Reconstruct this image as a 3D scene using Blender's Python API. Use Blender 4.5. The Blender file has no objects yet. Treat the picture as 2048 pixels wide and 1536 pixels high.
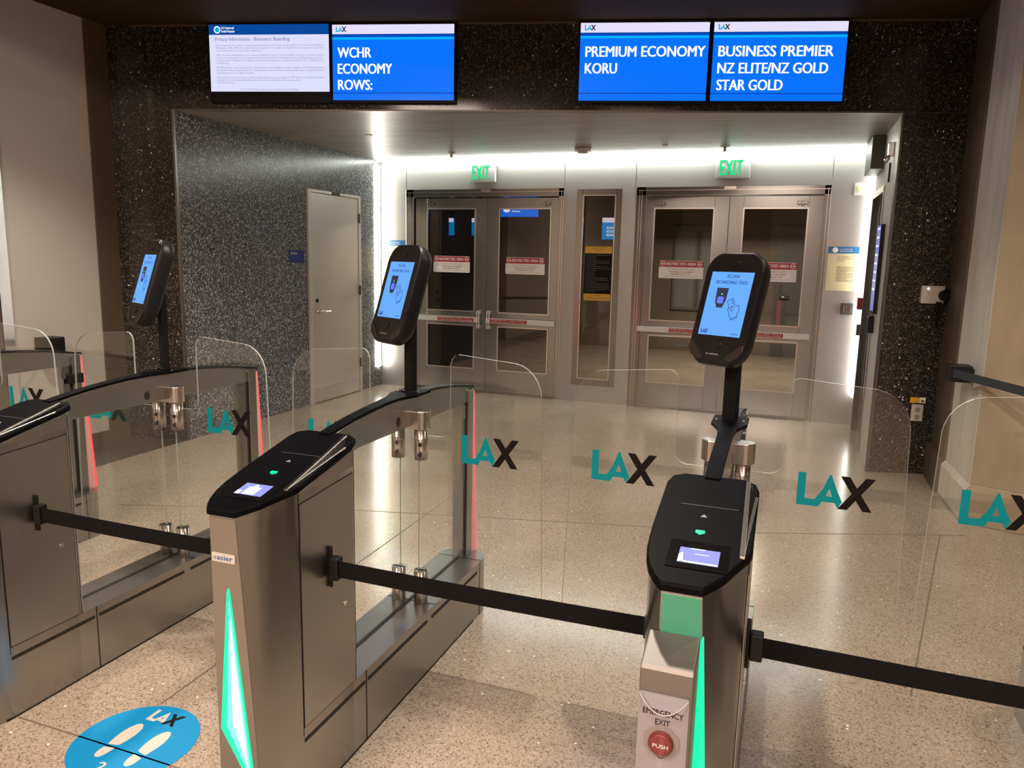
import bpy, math, random
from mathutils import Vector, Matrix
random.seed(7)
SC = bpy.context.scene
COL = SC.collection
PI = math.pi

# ---------------------------------------------------------------- camera
YAW, PITCH, ROLL, FPX, EYE = 0.348617, 0.164837, 0.0220503, 1504.475, 1.6
fwd = Vector((-math.sin(YAW)*math.cos(PITCH), math.cos(YAW)*math.cos(PITCH), -math.sin(PITCH)))
rt = Vector((math.cos(YAW), math.sin(YAW), 0))
up = rt.cross(fwd)
r2 = math.cos(ROLL)*rt + math.sin(ROLL)*up
u2 = -math.sin(ROLL)*rt + math.cos(ROLL)*up
cd = bpy.data.cameras.new('camera'); cam = bpy.data.objects.new('camera', cd); COL.objects.link(cam)
cam.matrix_world = Matrix(((r2.x, u2.x, -fwd.x, 0), (r2.y, u2.y, -fwd.y, 0), (r2.z, u2.z, -fwd.z, EYE), (0, 0, 0, 1)))
cd.sensor_width = 36; cd.lens = FPX/2048*36; cd.clip_start = 0.02; cd.clip_end = 100
SC.camera = cam
# ---------------------------------------------------------------- world, exposure, room lamps
SC.view_settings.view_transform = 'Standard'; SC.view_settings.look = 'None'
SC.view_settings.exposure = 0.22; SC.view_settings.gamma = 1; SC.view_settings.use_curve_mapping = False
wd = bpy.data.worlds.new('world'); SC.world = wd; wd.use_nodes = True
wd.node_tree.nodes['Background'].inputs[0].default_value = (0.95, 0.95, 0.9, 1)
wd.node_tree.nodes['Background'].inputs[1].default_value = 0.05
SC.cycles.max_bounces = 10; SC.cycles.transparent_max_bounces = 24; SC.cycles.caustics_reflective = False
SC.cycles.sample_clamp_indirect = 4.0

def area(name, loc, size, power, col, rot=(0, 0, 0), sy=None):
    l = bpy.data.lights.new(name, 'AREA'); l.energy = power; l.color = col; l.size = size
    if sy: l.shape = 'RECTANGLE'; l.size_y = sy
    o = bpy.data.objects.new(name, l); COL.objects.link(o); o.location = loc; o.rotation_euler = rot
    return o
def spot(name, loc, target, power, col, angle=80, blend=0.5, radius=0.06):
    l = bpy.data.lights.new(name, 'SPOT'); l.energy = power; l.color = col
    l.spot_size = math.radians(angle); l.spot_blend = blend; l.shadow_soft_size = radius
    o = bpy.data.objects.new(name, l); COL.objects.link(o); o.location = loc
    o.rotation_euler = (Vector(target)-Vector(loc)).to_track_quat('-Z', 'Y').to_euler()
    return o
WARM = (1.0, 0.89, 0.77)
area('hall_ceiling_light', (-2.2, -1.5, 4.1), 1.4, 255, (1.0, 0.77, 0.64), sy=1.4)
area('hall_ceiling_light', (1.6, -1.5, 4.1), 1.4, 195, (1.0, 0.77, 0.64), sy=1.4)
area('hall_ceiling_light', (-0.5, -5.0, 4.1), 1.6, 255, (1.0, 0.77, 0.64), sy=1.6)
spot('soffit_downlight', (-0.9, 3.05, 3.33), (-0.9, 2.9, 0), 210, WARM, 138, 0.4)
spot('soffit_downlight', (-3.7, 3.0, 3.33), (-3.9, 3.2, 0), 190, WARM, 112, 0.5)
spot('soffit_downlight', (1.5, 3.4, 3.33), (1.2, 3.6, 0), 70, WARM, 140, 0.4)
area('corridor_ceiling_light', (-0.6, 11.2, 2.95), 0.6, 130, WARM, sy=0.6)

# ---------------------------------------------------------------- materials
def newmat(name):
    m = bpy.data.materials.new(name); m.use_nodes = True
    nt = m.node_tree; return m, nt, nt.nodes['Principled BSDF']
def pm(name, col, rough=0.5, metal=0.0, emit=None, es=1.0, spec=0.5, coat=0.0):
    m, nt, b = newmat(name)
    b.inputs['Base Color'].default_value = (*col, 1); b.inputs['Roughness'].default_value = rough
    b.inputs['Metallic'].default_value = metal; b.inputs['Specular IOR Level'].default_value = spec
    b.inputs['Coat Weight'].default_value = coat
    if emit is not None:
        b.inputs['Emission Color'].default_value = (*emit, 1); b.inputs['Emission Strength'].default_value = es
    return m
def screen(name, col, es=1.0):
    return pm(name, (0.01, 0.01, 0.01), 0.25, 0, col, es, 0.3)
def N(nt, t, **k):
    n = nt.nodes.new(t)
    for a, v in k.items():
        if a.startswith('i_'): n.inputs[a[2:].replace('_', ' ')].default_value = v
        else: setattr(n, a, v)
    return n
def ramp(nt, stops, interp='LINEAR'):
    n = nt.nodes.new('ShaderNodeValToRGB'); n.color_ramp.interpolation = interp
    e = n.color_ramp.elements
    while len(e) > 1: e.remove(e[0])
    e[0].position = stops[0][0]; e[0].color = (*stops[0][1], 1)
    for p, c in stops[1:]:
        x = e.new(p); x.color = (*c, 1)
    return n
def mixc(nt, fac, a, b):
    n = nt.nodes.new('ShaderNodeMix'); n.data_type = 'RGBA'
    if isinstance(fac, float): n.inputs[0].default_value = fac
    else: nt.links.new(fac, n.inputs[0])
    for s, i in ((a, 6), (b, 7)):
        if isinstance(s, tuple): n.inputs[i].default_value = (*s, 1)
        else: nt.links.new(s, n.inputs[i])
    return n.outputs[2]
def coords(nt, scale=(1, 1, 1), rot=(0, 0, 0)):
    tc = N(nt, 'ShaderNodeTexCoord'); mp = N(nt, 'ShaderNodeMapping')
    mp.inputs['Scale'].default_value = scale; mp.inputs['Rotation'].default_value = rot
    nt.links.new(tc.outputs['Object'], mp.inputs[0]); return mp.outputs[0]

def terrazzo():
    m, nt, b = newmat('terrazzo_floor'); L = nt.links.new
    co = coords(nt)
    v1 = N(nt, 'ShaderNodeTexVoronoi'); v1.inputs['Scale'].default_value = 200; L(co, v1.inputs['Vector'])
    sep = N(nt, 'ShaderNodeSeparateColor'); L(v1.outputs['Color'], sep.inputs[0])
    chips = ramp(nt, [(0, (.20, .155, .115)), (.07, (.36, .30, .235)), (.3, (.445, .37, .29)), (.62, (.49, .41, .32)), (.88, (.56, .475, .385)), (.97, (.25, .19, .145))], 'CONSTANT')
    L(sep.outputs[0], chips.inputs[0])
    n1 = N(nt, 'ShaderNodeTexNoise'); n1.inputs['Scale'].default_value = 1.6; n1.inputs['Detail'].default_value = 6; L(co, n1.inputs['Vector'])
    var = ramp(nt, [(.3, (.86, .84, .80)), (.7, (1.0, 1.0, 1.0))]); L(n1.outputs['Fac'], var.inputs[0])
    mul = N(nt, 'ShaderNodeMix', data_type='RGBA', blend_type='MULTIPLY'); mul.inputs[0].default_value = 1
    L(chips.outputs[0], mul.inputs[6]); L(var.outputs[0], mul.inputs[7])
    # mirror glass flecks, their glint painted in as near-white colour
    v2 = N(nt, 'ShaderNodeTexVoronoi'); v2.inputs['Scale'].default_value = 46; L(co, v2.inputs['Vector'])
    s2 = N(nt, 'ShaderNodeSeparateColor'); L(v2.outputs['Color'], s2.inputs[0])
    t1 = N(nt, 'ShaderNodeMath', operation='GREATER_THAN'); L(s2.outputs[1], t1.inputs[0]); t1.inputs[1].default_value = .972
    t2 = N(nt, 'ShaderNodeMath', operation='LESS_THAN'); L(v2.outputs['Distance'], t2.inputs[0]); t2.inputs[1].default_value = .21
    fl = N(nt, 'ShaderNodeMath', operation='MULTIPLY'); L(t1.outputs[0], fl.inputs[0]); L(t2.outputs[0], fl.inputs[1])
    L(mixc(nt, fl.outputs[0], mul.outputs[2], (1.0, .98, .9)), b.inputs['Base Color'])
    rr = N(nt, 'ShaderNodeMapRange'); L(n1.outputs['Fac'], rr.inputs[0]); rr.inputs[3].default_value = .12; rr.inputs[4].default_value = .24
    L(rr.outputs[0], b.inputs['Roughness']); b.inputs['Specular IOR Level'].default_value = .8
    return m
def granite(name, base, flecks, thr=.62, rough=.12, vs=75, spec=.5):
    m, nt, b = newmat(name); L = nt.links.new
    co = coords(nt, (1, 1, .75))
    nz = N(nt, 'ShaderNodeTexNoise'); nz.inputs['Scale'].default_value = 90; L(co, nz.inputs['Vector'])
    add = N(nt, 'ShaderNodeVectorMath', operation='MULTIPLY_ADD'); L(nz.outputs['Color'], add.inputs[0]); add.inputs[1].default_value = (.012, .012, .012); L(co, add.inputs[2])
    v = N(nt, 'ShaderNodeTexVoronoi'); v.inputs['Scale'].default_value = vs; L(add.outputs[0], v.inputs['Vector'])
    s = N(nt, 'ShaderNodeSeparateColor'); L(v.outputs['Color'], s.inputs[0])
    r = ramp(nt, [(0, base), (thr, tuple(c*2.2 for c in base)), (thr+.13, flecks), (.93, tuple(c*1.7 for c in flecks)), (.985, (.85, .85, .82))], 'CONSTANT')
    L(s.outputs[0], r.inputs[0])
    v3 = N(nt, 'ShaderNodeTexVoronoi'); v3.inputs['Scale'].default_value = 260; L(co, v3.inputs['Vector'])
    s3 = N(nt, 'ShaderNodeSeparateColor'); L(v3.outputs['Color'], s3.inputs[0])
    r3 = ramp(nt, [(0, base), (.8, tuple(c*.8 for c in flecks))], 'CONSTANT'); L(s3.outputs[0], r3.inputs[0])
    t = N(nt, 'ShaderNodeMath', operation='LESS_THAN'); L(v.outputs['Distance'], t.inputs[0]); t.inputs[1].default_value = .36
    L(mixc(nt, t.outputs[0], r3.outputs[0], r.outputs[0]), b.inputs['Base Color'])
    b.inputs['Roughness'].default_value = rough; b.inputs['Specular IOR Level'].default_value = spec
    return m
def steel(name, col=(.56, .52, .47), rough=.3, scale=(900, 900, 4), amt=.10, wave=0.0, metal=1.0):
    m, nt, b = newmat(name); L = nt.links.new
    co = coords(nt, scale)
    n = N(nt, 'ShaderNodeTexNoise'); n.inputs['Scale'].default_value = 1; n.inputs['Detail'].default_value = 3; L(co, n.inputs['Vector'])
    mr = N(nt, 'ShaderNodeMapRange'); L(n.outputs['Fac'], mr.inputs[0]); mr.inputs[1].default_value = .25; mr.inputs[2].default_value = .75
    mr.inputs[3].default_value = rough-.012; mr.inputs[4].default_value = rough+.015
    L(mr.outputs[0], b.inputs['Roughness'])
    c = ramp(nt, [(.3, tuple(x*(1-amt) for x in col)), (.7, tuple(min(1, x*(1+amt)) for x in col))]); L(n.outputs['Fac'], c.inputs[0])
    L(c.outputs[0], b.inputs['Base Color']); b.inputs['Metallic'].default_value = metal
    if wave:
        co2 = coords(nt, (2.2, 2.2, 1.0)); n2 = N(nt, 'ShaderNodeTexNoise'); n2.inputs['Scale'].default_value = 1.4; L(co2, n2.inputs['Vector'])
        bp = N(nt, 'ShaderNodeBump'); bp.inputs['Strength'].default_value = wave; bp.inputs['Distance'].default_value = .02
        L(n2.outputs['Fac'], bp.inputs['Height']); L(bp.outputs[0], b.inputs['Normal'])
    return m
def mottled(name, c1, c2, scale=(6, 6, 1.2), rough=.6, spec=.3, bump=0.0, detail=8):
    m, nt, b = newmat(name); L = nt.links.new
    co = coords(nt, scale)
    n = N(nt, 'ShaderNodeTexNoise'); n.inputs['Scale'].default_value = 1; n.inputs['Detail'].default_value = detail; n.inputs['Roughness'].default_value = .65; L(co, n.inputs['Vector'])
    r = ramp(nt, [(.3, c1), (.7, c2)]); L(n.outputs['Fac'], r.inputs[0]); L(r.outputs[0], b.inputs['Base Color'])
    b.inputs['Roughness'].default_value = rough; b.inputs['Specular IOR Level'].default_value = spec
    if bump:
        bp = N(nt, 'ShaderNodeBump'); bp.inputs['Strength'].default_value = bump; bp.inputs['Distance'].default_value = .01
        L(n.outputs['Fac'], bp.inputs['Height']); L(bp.outputs[0], b.inputs['Normal'])
    return m
def glass(name, tint=(.93, .96, .94), refl=1.0, rough=0.0):
    m = bpy.data.materials.new(name); m.use_nodes = True; nt = m.node_tree; nt.nodes.clear(); L = nt.links.new
    o = N(nt, 'ShaderNodeOutputMaterial'); t = N(nt, 'ShaderNodeBsdfTransparent'); t.inputs[0].default_value = (*tint, 1)
    g = N(nt, 'ShaderNodeBsdfGlossy'); g.inputs['Roughness'].default_value = rough; g.inputs[0].default_value = (refl, refl, refl, 1)
    f = N(nt, 'ShaderNodeFresnel'); ge = N(nt, 'ShaderNodeNewGeometry'); mr = N(nt, 'ShaderNodeMapRange'); mr.inputs[3].default_value = 1.5; mr.inputs[4].default_value = 1/1.5
    L(ge.outputs['Backfacing'], mr.inputs[0]); L(mr.outputs[0], f.inputs[0])
    x = N(nt, 'ShaderNodeMixShader'); L(f.outputs[0], x.inputs[0]); L(t.outputs[0], x.inputs[1]); L(g.outputs[0], x.inputs[2]); L(x.outputs[0], o.inputs[0])
    return m

def brushed(name, col, rough, aniso=.75):
    m, nt, b = newmat(name)
    b.inputs['Base Color'].default_value = (*col, 1); b.inputs['Metallic'].default_value = 1; b.inputs['Roughness'].default_value = rough
    b.inputs['Anisotropic'].default_value = aniso; b.inputs['Anisotropic Rotation'].default_value = .25
    t = N(nt, 'ShaderNodeTangent', direction_type='RADIAL', axis='Z'); nt.links.new(t.outputs[0], b.inputs['Tangent'])
    co = coords(nt, (1.6, 1.6, .5)); n2 = N(nt, 'ShaderNodeTexNoise'); n2.inputs['Scale'].default_value = 1.5; nt.links.new(co, n2.inputs['Vector'])
    bp = N(nt, 'ShaderNodeBump'); bp.inputs['Strength'].default_value = .05; bp.inputs['Distance'].default_value = .02
    nt.links.new(n2.outputs['Fac'], bp.inputs['Height']); nt.links.new(bp.outputs[0], b.inputs['Normal'])
    return m
M = {}
M['floor'] = terrazzo()
M['granite_dark'] = granite('dark_granite', (.017, .0145, .012), (.15, .135, .115))
M['granite_grey'] = granite('grey_granite', (.065, .068, .072), (.48, .51, .53), .42, .22, 62, .28)
M['border'] = mottled('dark_polished_border', (.05, .042, .035), (.075, .065, .052), (8, 8, 8), .3, .5)
M['soffit'] = pm('dark_brown_soffit', (.05, .034, .018), .7, spec=.05)
M['recess_ceiling'] = mottled('metal_ceiling', (.25, .24, .225), (.40, .385, .365), (1.2, 5, 3), .34, .25)
M['left_panel'] = pm('beige_wall_panel', (.50, .455, .40), .5)
M['brown_panel'] = pm('brown_wall_panel', (.10, .072, .048), .5)
M['panel_steel'] = steel('satin_panel_steel', (.45, .435, .41), .42, (1, 1, 200), .02, .03, .65)
M['door_steel'] = brushed('door_steel', (.385, .39, .375), .19)
M['frame_steel'] = brushed('frame_steel', (.36, .36, .345), .18)
M['bright_steel'] = pm('bright_steel', (.78, .75, .70), .22, 1)
M['gate_steel'] = steel('gate_brushed_steel', (.40, .39, .37), .33, (1, 1, 300), .015)
M['gate_steel_v'] = brushed('gate_vertical_brushed_steel', (.38, .37, .35), .25)
M['hinge_steel'] = brushed('hinge_steel', (.55, .505, .46), .26)
M['chrome'] = pm('chrome', (.8, .77, .74), .12, 1)
M['black'] = pm('black_plastic', (.008, .008, .009), .42, spec=.28)
M['black_matte'] = pm('black_matte', (.006, .006, .006), .6, spec=.15)
M['black_gloss'] = pm('black_gloss', (.006, .006, .007), .12)
M['cap'] = pm('black_cap_plastic', (.003, .003, .004), .5, spec=.05)
M['satin_steel'] = steel('satin_steel', (.68, .64, .57), .38, (1, 1, 200), .015, .02, .5)
M['satin_frame'] = pm('satin_frame', (.60, .56, .50), .45, .3)
M['rim_grey'] = pm('cover_rim_grey', (.42, .40, .40), .4)
M['led_side'] = pm('led_side_strip', (.9, .9, .9), .5, 0, (1.0, .97, .90), 9.0)
M['bar_silver'] = pm('bar_silver', (.74, .73, .70), .32, .35)
M['socket_grey'] = pm('socket_grey', (.3, .28, .25), .5)
M['side_steel'] = steel('side_wall_steel', (.62, .60, .56), .4, (1, 1, 200), .02, .03, .25)
M['box_steel'] = steel('box_steel', (.30, .28, .26), .55, (1, 1, 300), .015)
M['trim_steel'] = steel('trim_steel', (.22, .20, .18), .4, (300, 300, 1), .02)
M['groove'] = pm('dark_groove', (.012, .011, .01), .7)
M['webbing'] = mottled('black_webbing', (.006, .006, .006), (.012, .012, .012), (300, 300, 300), .85, .04)
M['strap'] = mottled('grey_webbing', (.03, .036, .042), (.045, .052, .06), (300, 300, 300), .8, .2)
M['glass'] = glass('gate_glass', (.975, .988, .978))
M['edge'] = pm('glass_edge', (.46, .51, .45), .25)
M['pane'] = glass('door_pane', (.80, .78, .74))
M['teal'] = pm('teal_vinyl', (.0, .24, .28), .5, spec=.2)
M['black_vinyl'] = pm('black_vinyl', (.007, .005, .004), .6, spec=.15)
M['white'] = pm('white_vinyl', (.88, .87, .85), .5)
M['concrete'] = mottled('board_formed_concrete', (.50, .465, .40), (.70, .655, .57), (7, 7, .9), .75, .2, .12)
M['tan_concrete'] = mottled('tan_concrete', (.25, .20, .135), (.36, .295, .205), (3, 3, 1.4), .7, .25, .1)
M['led'] = pm('led_strip', (.9, .9, .9), .5, 0, (1.0, .98, .86), 18.0)
M['led_cool'] = pm('led_cove_strip', (.9, .9, .9), .5, 0, (.94, 1.0, .92), 44.0)
M['blue'] = screen('screen_blue', (.0, .145, .92))
M['blue_line'] = screen('screen_light_blue', (.0, .40, 1.0))
M['blue_dark'] = screen('screen_dark_blue', (.0, .055, .40))
M['scr_white'] = screen('screen_white', (.68, .64, .84))
M['scr_pale'] = screen('screen_pale', (.63, .63, .86))
M['scr_navy'] = screen('screen_navy', (.0, .055, .28))
M['scr_text'] = screen('screen_grey_text', (.23, .22, .34))
M['scr_txt_w'] = screen('screen_white_text', (.95, .95, 1.0))
M['scr_teal'] = screen('screen_teal', (.0, .35, .62))
M['scr_black'] = screen('screen_black', (.02, .02, .04))
M['kiosk_blue'] = screen('kiosk_screen_blue', (.11, .36, .88))
M['kiosk_txt'] = screen('kiosk_screen_text', (.015, .06, .25))
M['kiosk_icon'] = screen('kiosk_screen_icon', (.02, .025, .05))
M['kiosk_pad'] = screen('kiosk_screen_pad', (.12, .17, .85))
M['disp'] = screen('reader_screen', (.32, .34, .85))
M['disp_w'] = screen('reader_screen_white', (.85, .9, 1.0), 1.2)
M['green'] = pm('green_light', (.0, .1, .05), .4, 0, (.0, .80, .33), 1.25)
M['green_core'] = pm('green_light_core', (.3, .6, .5), .4, 0, (.42, .98, .78), 1.2)
M['green_mid'] = pm('green_light_glow', (.1, .3, .2), .4, 0, (.10, .93, .52), 1.25)
M['green_dim'] = pm('green_spill', (.06, .16, .10), .35, 0, (.0, .14, .065), 1.0)  # weak emission imitating green light spilled onto the front plate
M['red_light'] = pm('red_light', (.2, .02, .02), .4, 0, (1.0, .06, .07), 1.3)
M['red_dim'] = pm('red_acrylic', (.5, .30, .28), .3, 0, (.30, .09, .085), .8)
M['exit_green'] = pm('exit_green', (.0, .05, .015), .4, 0, (.0, .62, .20), 1.0)
M['exit_box'] = pm('exit_housing', (.66, .68, .68), .35)
M['red'] = pm('sign_red', (.42, .02, .03), .4)
M['bar_red'] = pm('label_red', (.34, .012, .012), .4)
M['yellow'] = pm('sign_yellow', (.68, .40, .03), .45)
M['cbp_blue'] = pm('notice_blue', (.03, .14, .36), .4)
M['cream'] = pm('notice_cream', (.78, .66, .40), .5)
M['ink'] = pm('ink', (.10, .09, .08), .6)
M['ink_red'] = pm('ink_red', (.35, .08, .08), .6)
M['sign_blue'] = pm('door_sign_blue', (.012, .03, .17), .4)
M['decal'] = pm('decal_blue', (.006, .26, .56), .5, spec=.25)
M['decal_pink'] = pm('decal_pale', (.72, .60, .52), .5)
M['off_white'] = pm('off_white_plastic', (.55, .52, .46), .45)
M['grey_box'] = pm('grey_painted_box', (.10, .10, .095), .5)
M['scoop_gloss'] = pm('scoop_gloss', (.02, .015, .014), .18)
M['plate_pink'] = pm('emergency_plate', (.34, .33, .36), .35)
M['button_red'] = pm('button_red', (.20, .012, .016), .35)
M['clear'] = glass('clear_cover', (.97, .95, .95))
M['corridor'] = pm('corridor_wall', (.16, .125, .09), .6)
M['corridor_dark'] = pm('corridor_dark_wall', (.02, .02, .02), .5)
M['corridor_ceiling'] = pm('corridor_ceiling', (.32, .22, .13), .5)
M['poster'] = pm('poster_grey', (.12, .12, .12), .5)
M['hall_wall'] = pm('hall_wall', (.27, .25, .22), .5)
M['hall_ceiling'] = pm('hall_ceiling', (.30, .28, .25), .7)

# ---------------------------------------------------------------- mesh helpers
class F:   # a local frame: origin, right, up, outward normal
    def __init__(s, o, r=(1, 0, 0), u=(0, 0, 1)):
        s.o = Vector(o); s.r = Vector(r).normalized(); s.u = Vector(u).normalized(); s.n = s.r.cross(s.u)
    def __call__(s, a, b, c=0.0): return s.o+s.r*a+s.u*b+s.n*c
    def sub(s, a, b, c=0.0): return F(s(a, b, c), s.r, s.u)
W0 = F((0, 0, 0), (1, 0, 0), (0, 1, 0))     # plain world axes
def facing(x, y, z): return F((x, y, z))     # a vertical plane that faces -y: a = x, b = z, c towards the camera

class MB:
    def __init__(s): s.v = []; s.f = []; s.m = []; s.sm = []
    def quad(s, pts, mi=0, smooth=False):
        i = len(s.v); s.v += [Vector(p) for p in pts]; s.f.append(tuple(range(i, i+len(pts)))); s.m.append(mi); s.sm.append(smooth); return s
    def box(s, f, a0, a1, b0, b1, c0, c1, mi=0):
        return s.prism(f, [(a0, b0), (a1, b0), (a1, b1), (a0, b1)], c0, c1, mi, mi)
    def wbox(s, x0, x1, y0, y1, z0, z1, mi=0): return s.box(W0, x0, x1, y0, y1, z0, z1, mi)
    def prism(s, f, poly, c0, c1, mi=0, side=None, smooth=False):
        side = mi if side is None else side
        n = len(poly); i = len(s.v)
        ar = sum(poly[k][0]*poly[(k+1) % n][1]-poly[(k+1) % n][0]*poly[k][1] for k in range(n))
        if ar < 0: poly = poly[::-1]
        s.v += [f(a, b, c0) for a, b in poly]+[f(a, b, c1) for a, b in poly]
        s.f.append(tuple(range(i+n-1, i-1, -1))); s.f.append(tuple(range(i+n, i+2*n)))
        s.m += [mi, mi]; s.sm += [False, False]
        for k in range(n):
            j = (k+1) % n; s.f.append((i+k, i+j, i+n+j, i+n+k)); s.m.append(side); s.sm.append(smooth)
        return s
    def cyl(s, f, a, b, r, c0, c1, n=20, mi=0, r1=None, smooth=True):
        r1 = r if r1 is None else r1
        p0 = [(a+r*math.cos(2*PI*k/n), b+r*math.sin(2*PI*k/n)) for k in range(n)]
        p1 = [(a+r1*math.cos(2*PI*k/n), b+r1*math.sin(2*PI*k/n)) for k in range(n)]
        return s.loft([[f(x, y, c0) for x, y in p0], [f(x, y, c1) for x, y in p1]], mi, smooth)
    def loft(s, rings, mi=0, smooth=True, cap0=True, cap1=True):
        n = len(rings[0]); i = len(s.v)
        for r in rings: s.v += [Vector(p) for p in r]
        for q in range(len(rings)-1):
            for k in range(n):
                j = (k+1) % n
                s.f.append((i+q*n+k, i+q*n+j, i+(q+1)*n+j, i+(q+1)*n+k)); s.m.append(mi); s.sm.append(smooth)
        if cap0: s.f.append(tuple(range(i+n-1, i-1, -1))); s.m.append(mi); s.sm.append(False)
        if cap1: s.f.append(tuple(range(i+(len(rings)-1)*n, i+len(rings)*n))); s.m.append(mi); s.sm.append(False)
        return s
    def tube(s, pts, r, n=10, mi=0):
        rings = []
        for k, p in enumerate(pts):
            p = Vector(p); d = (Vector(pts[min(k+1, len(pts)-1)])-Vector(pts[max(k-1, 0)])).normalized()
            a = d.orthogonal().normalized() if k == 0 else (a-d*a.dot(d)).normalized()
            b = d.cross(a); rings.append([p+(a*math.cos(2*PI*q/n)+b*math.sin(2*PI*q/n))*r for q in range(n)])
        return s.loft(rings, mi)
    def line(s, f, pts, w, c0, c1, mi=0):      # a flat stroke of width w on a frame
        for (x0, y0), (x1, y1) in zip(pts, pts[1:]):
            d = math.hypot(x1-x0, y1-y0) or 1; nx, ny = -(y1-y0)/d*w/2, (x1-x0)/d*w/2
            s.prism(f, [(x0+nx, y0+ny), (x0-nx, y0-ny), (x1-nx, y1-ny), (x1+nx, y1+ny)], c0, c1, mi)
        return s
    def text(s, f, txt, a, b, h, mi=0, width=None, align='L', bold=0.0, c=0.0006, slant=0.0):
        vs, fs, w = glyphs(txt)
        k = h; kx = h if width is None else width/w
        off = 0 if align == 'L' else (-w*kx/2 if align == 'C' else -w*kx)
        shifts = [0.0] if bold <= 0 else [-bold*1.3*h, 0.0, bold*1.3*h]
        for q, d in enumerate(shifts):
            i = len(s.v); s.v += [f(a+off+d+(x+slant*y)*kx, b+y*k, c+.00012*q) for x, y in vs]
            for p in fs: s.f.append(tuple(i+t for t in p)); s.m.append(mi); s.sm.append(False)
        return s
    def build(s, name, mats, parent=None, bevel=0.0, seg=2, smooth=None):
        if not isinstance(mats, (list, tuple)): mats = [mats]
        base = Vector((0, 0, 0))
        q = parent
        while q is not None: base = base+q.location; q = q.parent
        me = bpy.data.meshes.new(name)
        me.from_pydata([tuple(v-base) for v in s.v], [], s.f)
        for mt in mats: me.materials.append(M[mt] if isinstance(mt, str) else mt)
        for p, mi, sm in zip(me.polygons, s.m, s.sm):
            p.material_index = mi; p.use_smooth = sm if smooth is None else smooth
        me.update()
        o = bpy.data.objects.new(name, me); COL.objects.link(o)
        if parent is not None: o.parent = parent
        if bevel:
            b = o.modifiers.new('bevel', 'BEVEL'); b.width = bevel; b.segments = seg; b.limit_method = 'ANGLE'; b.angle_limit = math.radians(40)
        return o
_gl = {}
def glyphs(txt, bold=0.0):
    key = (txt, bold)
    if key not in _gl:
        cu = bpy.data.curves.new('t', 'FONT'); cu.body = txt; cu.size = 1; cu.resolution_u = 3; cu.offset = bold
        ob = bpy.data.objects.new('t', cu); COL.objects.link(ob)
        dg = bpy.context.evaluated_depsgraph_get(); dg.update()
        me = bpy.data.meshes.new_from_object(ob.evaluated_get(dg))
        cap = 0.70
        vs = [(v.co.x/cap, v.co.y/cap) for v in me.vertices]; fs = [tuple(p.vertices) for p in me.polygons]
        x0 = min(v[0] for v in vs); w = max(v[0] for v in vs)-x0
        vs = [(x-x0, y) for x, y in vs]
        bpy.data.objects.remove(ob); bpy.data.curves.remove(cu); bpy.data.meshes.remove(me)
        _gl[key] = (vs, fs, w)
    return _gl[key]
def tag(o, label=None, cat=None, group=None, kind=None):
    if label: o['label'] = label
    if cat: o['category'] = cat
    if group: o['group'] = group
    if kind: o['kind'] = kind
    return o
def empty(name, loc, label=None, cat=None, group=None):
    o = bpy.data.objects.new(name, None); COL.objects.link(o); o.location = loc; o.empty_display_size = .1
    return tag(o, label, cat, group)
def copy_tree(o, parent=None):
    c = o.copy(); COL.objects.link(c)
    if parent is not None: c.parent = parent
    for ch in [x for x in bpy.data.objects if x.parent == o]: copy_tree(ch, c)
    return c
def struct(o): o['kind'] = 'structure'; return o
def arc(cx, cy, r, a0, a1, n=8, ry=None):
    ry = r if ry is None else ry
    return [(cx+r*math.cos(math.radians(a0+(a1-a0)*k/n)), cy+ry*math.sin(math.radians(a0+(a1-a0)*k/n))) for k in range(n+1)]
def rrect(a0, a1, b0, b1, r, n=5):
    return arc(a1-r, b1-r, r, 0, 90, n)+arc(a0+r, b1-r, r, 90, 180, n)+arc(a0+r, b0+r, r, 180, 270, n)+arc(a1-r, b0+r, r, 270, 360, n)

# the LAX mark: teal L and A drawn as one outline, black X, in a unit box
XX = [[(.556, 1), (.677, 1), (.99, 0), (.871, 0)], [(1.005, 1), (.883, 1), (.548, 0), (.67, 0)]]
def lax(mb, f, a, b, w, h, c, m1=0, m2=1, flip=1):
    P = lambda p: (a+p[0]*w, b+p[1]*h)
    pieces = [[(0, 0), (0, 1), (.107, 1), (.107, 0)], [(.107, 0), (.107, .21), (.24, .21), (.297, 0)],
              [(.297, 0), (.24, .21), (.336, .545), (.38, .345), (.336, .165)],
              [(.336, .545), (.415, 1), (.424, .585), (.38, .345)],
              [(.336, .165), (.38, .345), (.467, .345), (.505, .165)],
              [(.415, 1), (.438, 1), (.53, .52), (.467, .345), (.424, .585)],
              [(.53, .52), (.60, .22), (.548, 0), (.505, .165), (.467, .345)]]
    for q in pieces: mb.prism(f, [P(p) for p in q], c, c+.0006, m1)
    for k, q in enumerate(XX): mb.prism(f, [P(p) for p in q], c, c+.0008+.0003*k, m2)
    return mb

# ================================================================ STRUCTURE
FA = Vector((-4.755, 4.98, 0)); FD = Vector((.968, .251, 0)).normalized()
FW = F(FA, FD, (0, 0, 1))           # granite portal face: a along the wall, b up, c towards the hall
ZL, ZC = 2.72, 3.36
struct(MB().wbox(-9, 7, -10, 14.6, -.1, 0).build('floor', 'floor'))
struct(MB().prism(W0, [(-5.28, -9.9), (-4.765, -9.9), (-4.76, 4.98), (-5.28, 4.845)], .0005, .003).build('trim_1', 'border'))['label'] = 'dark polished floor border along the left wall'
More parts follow.
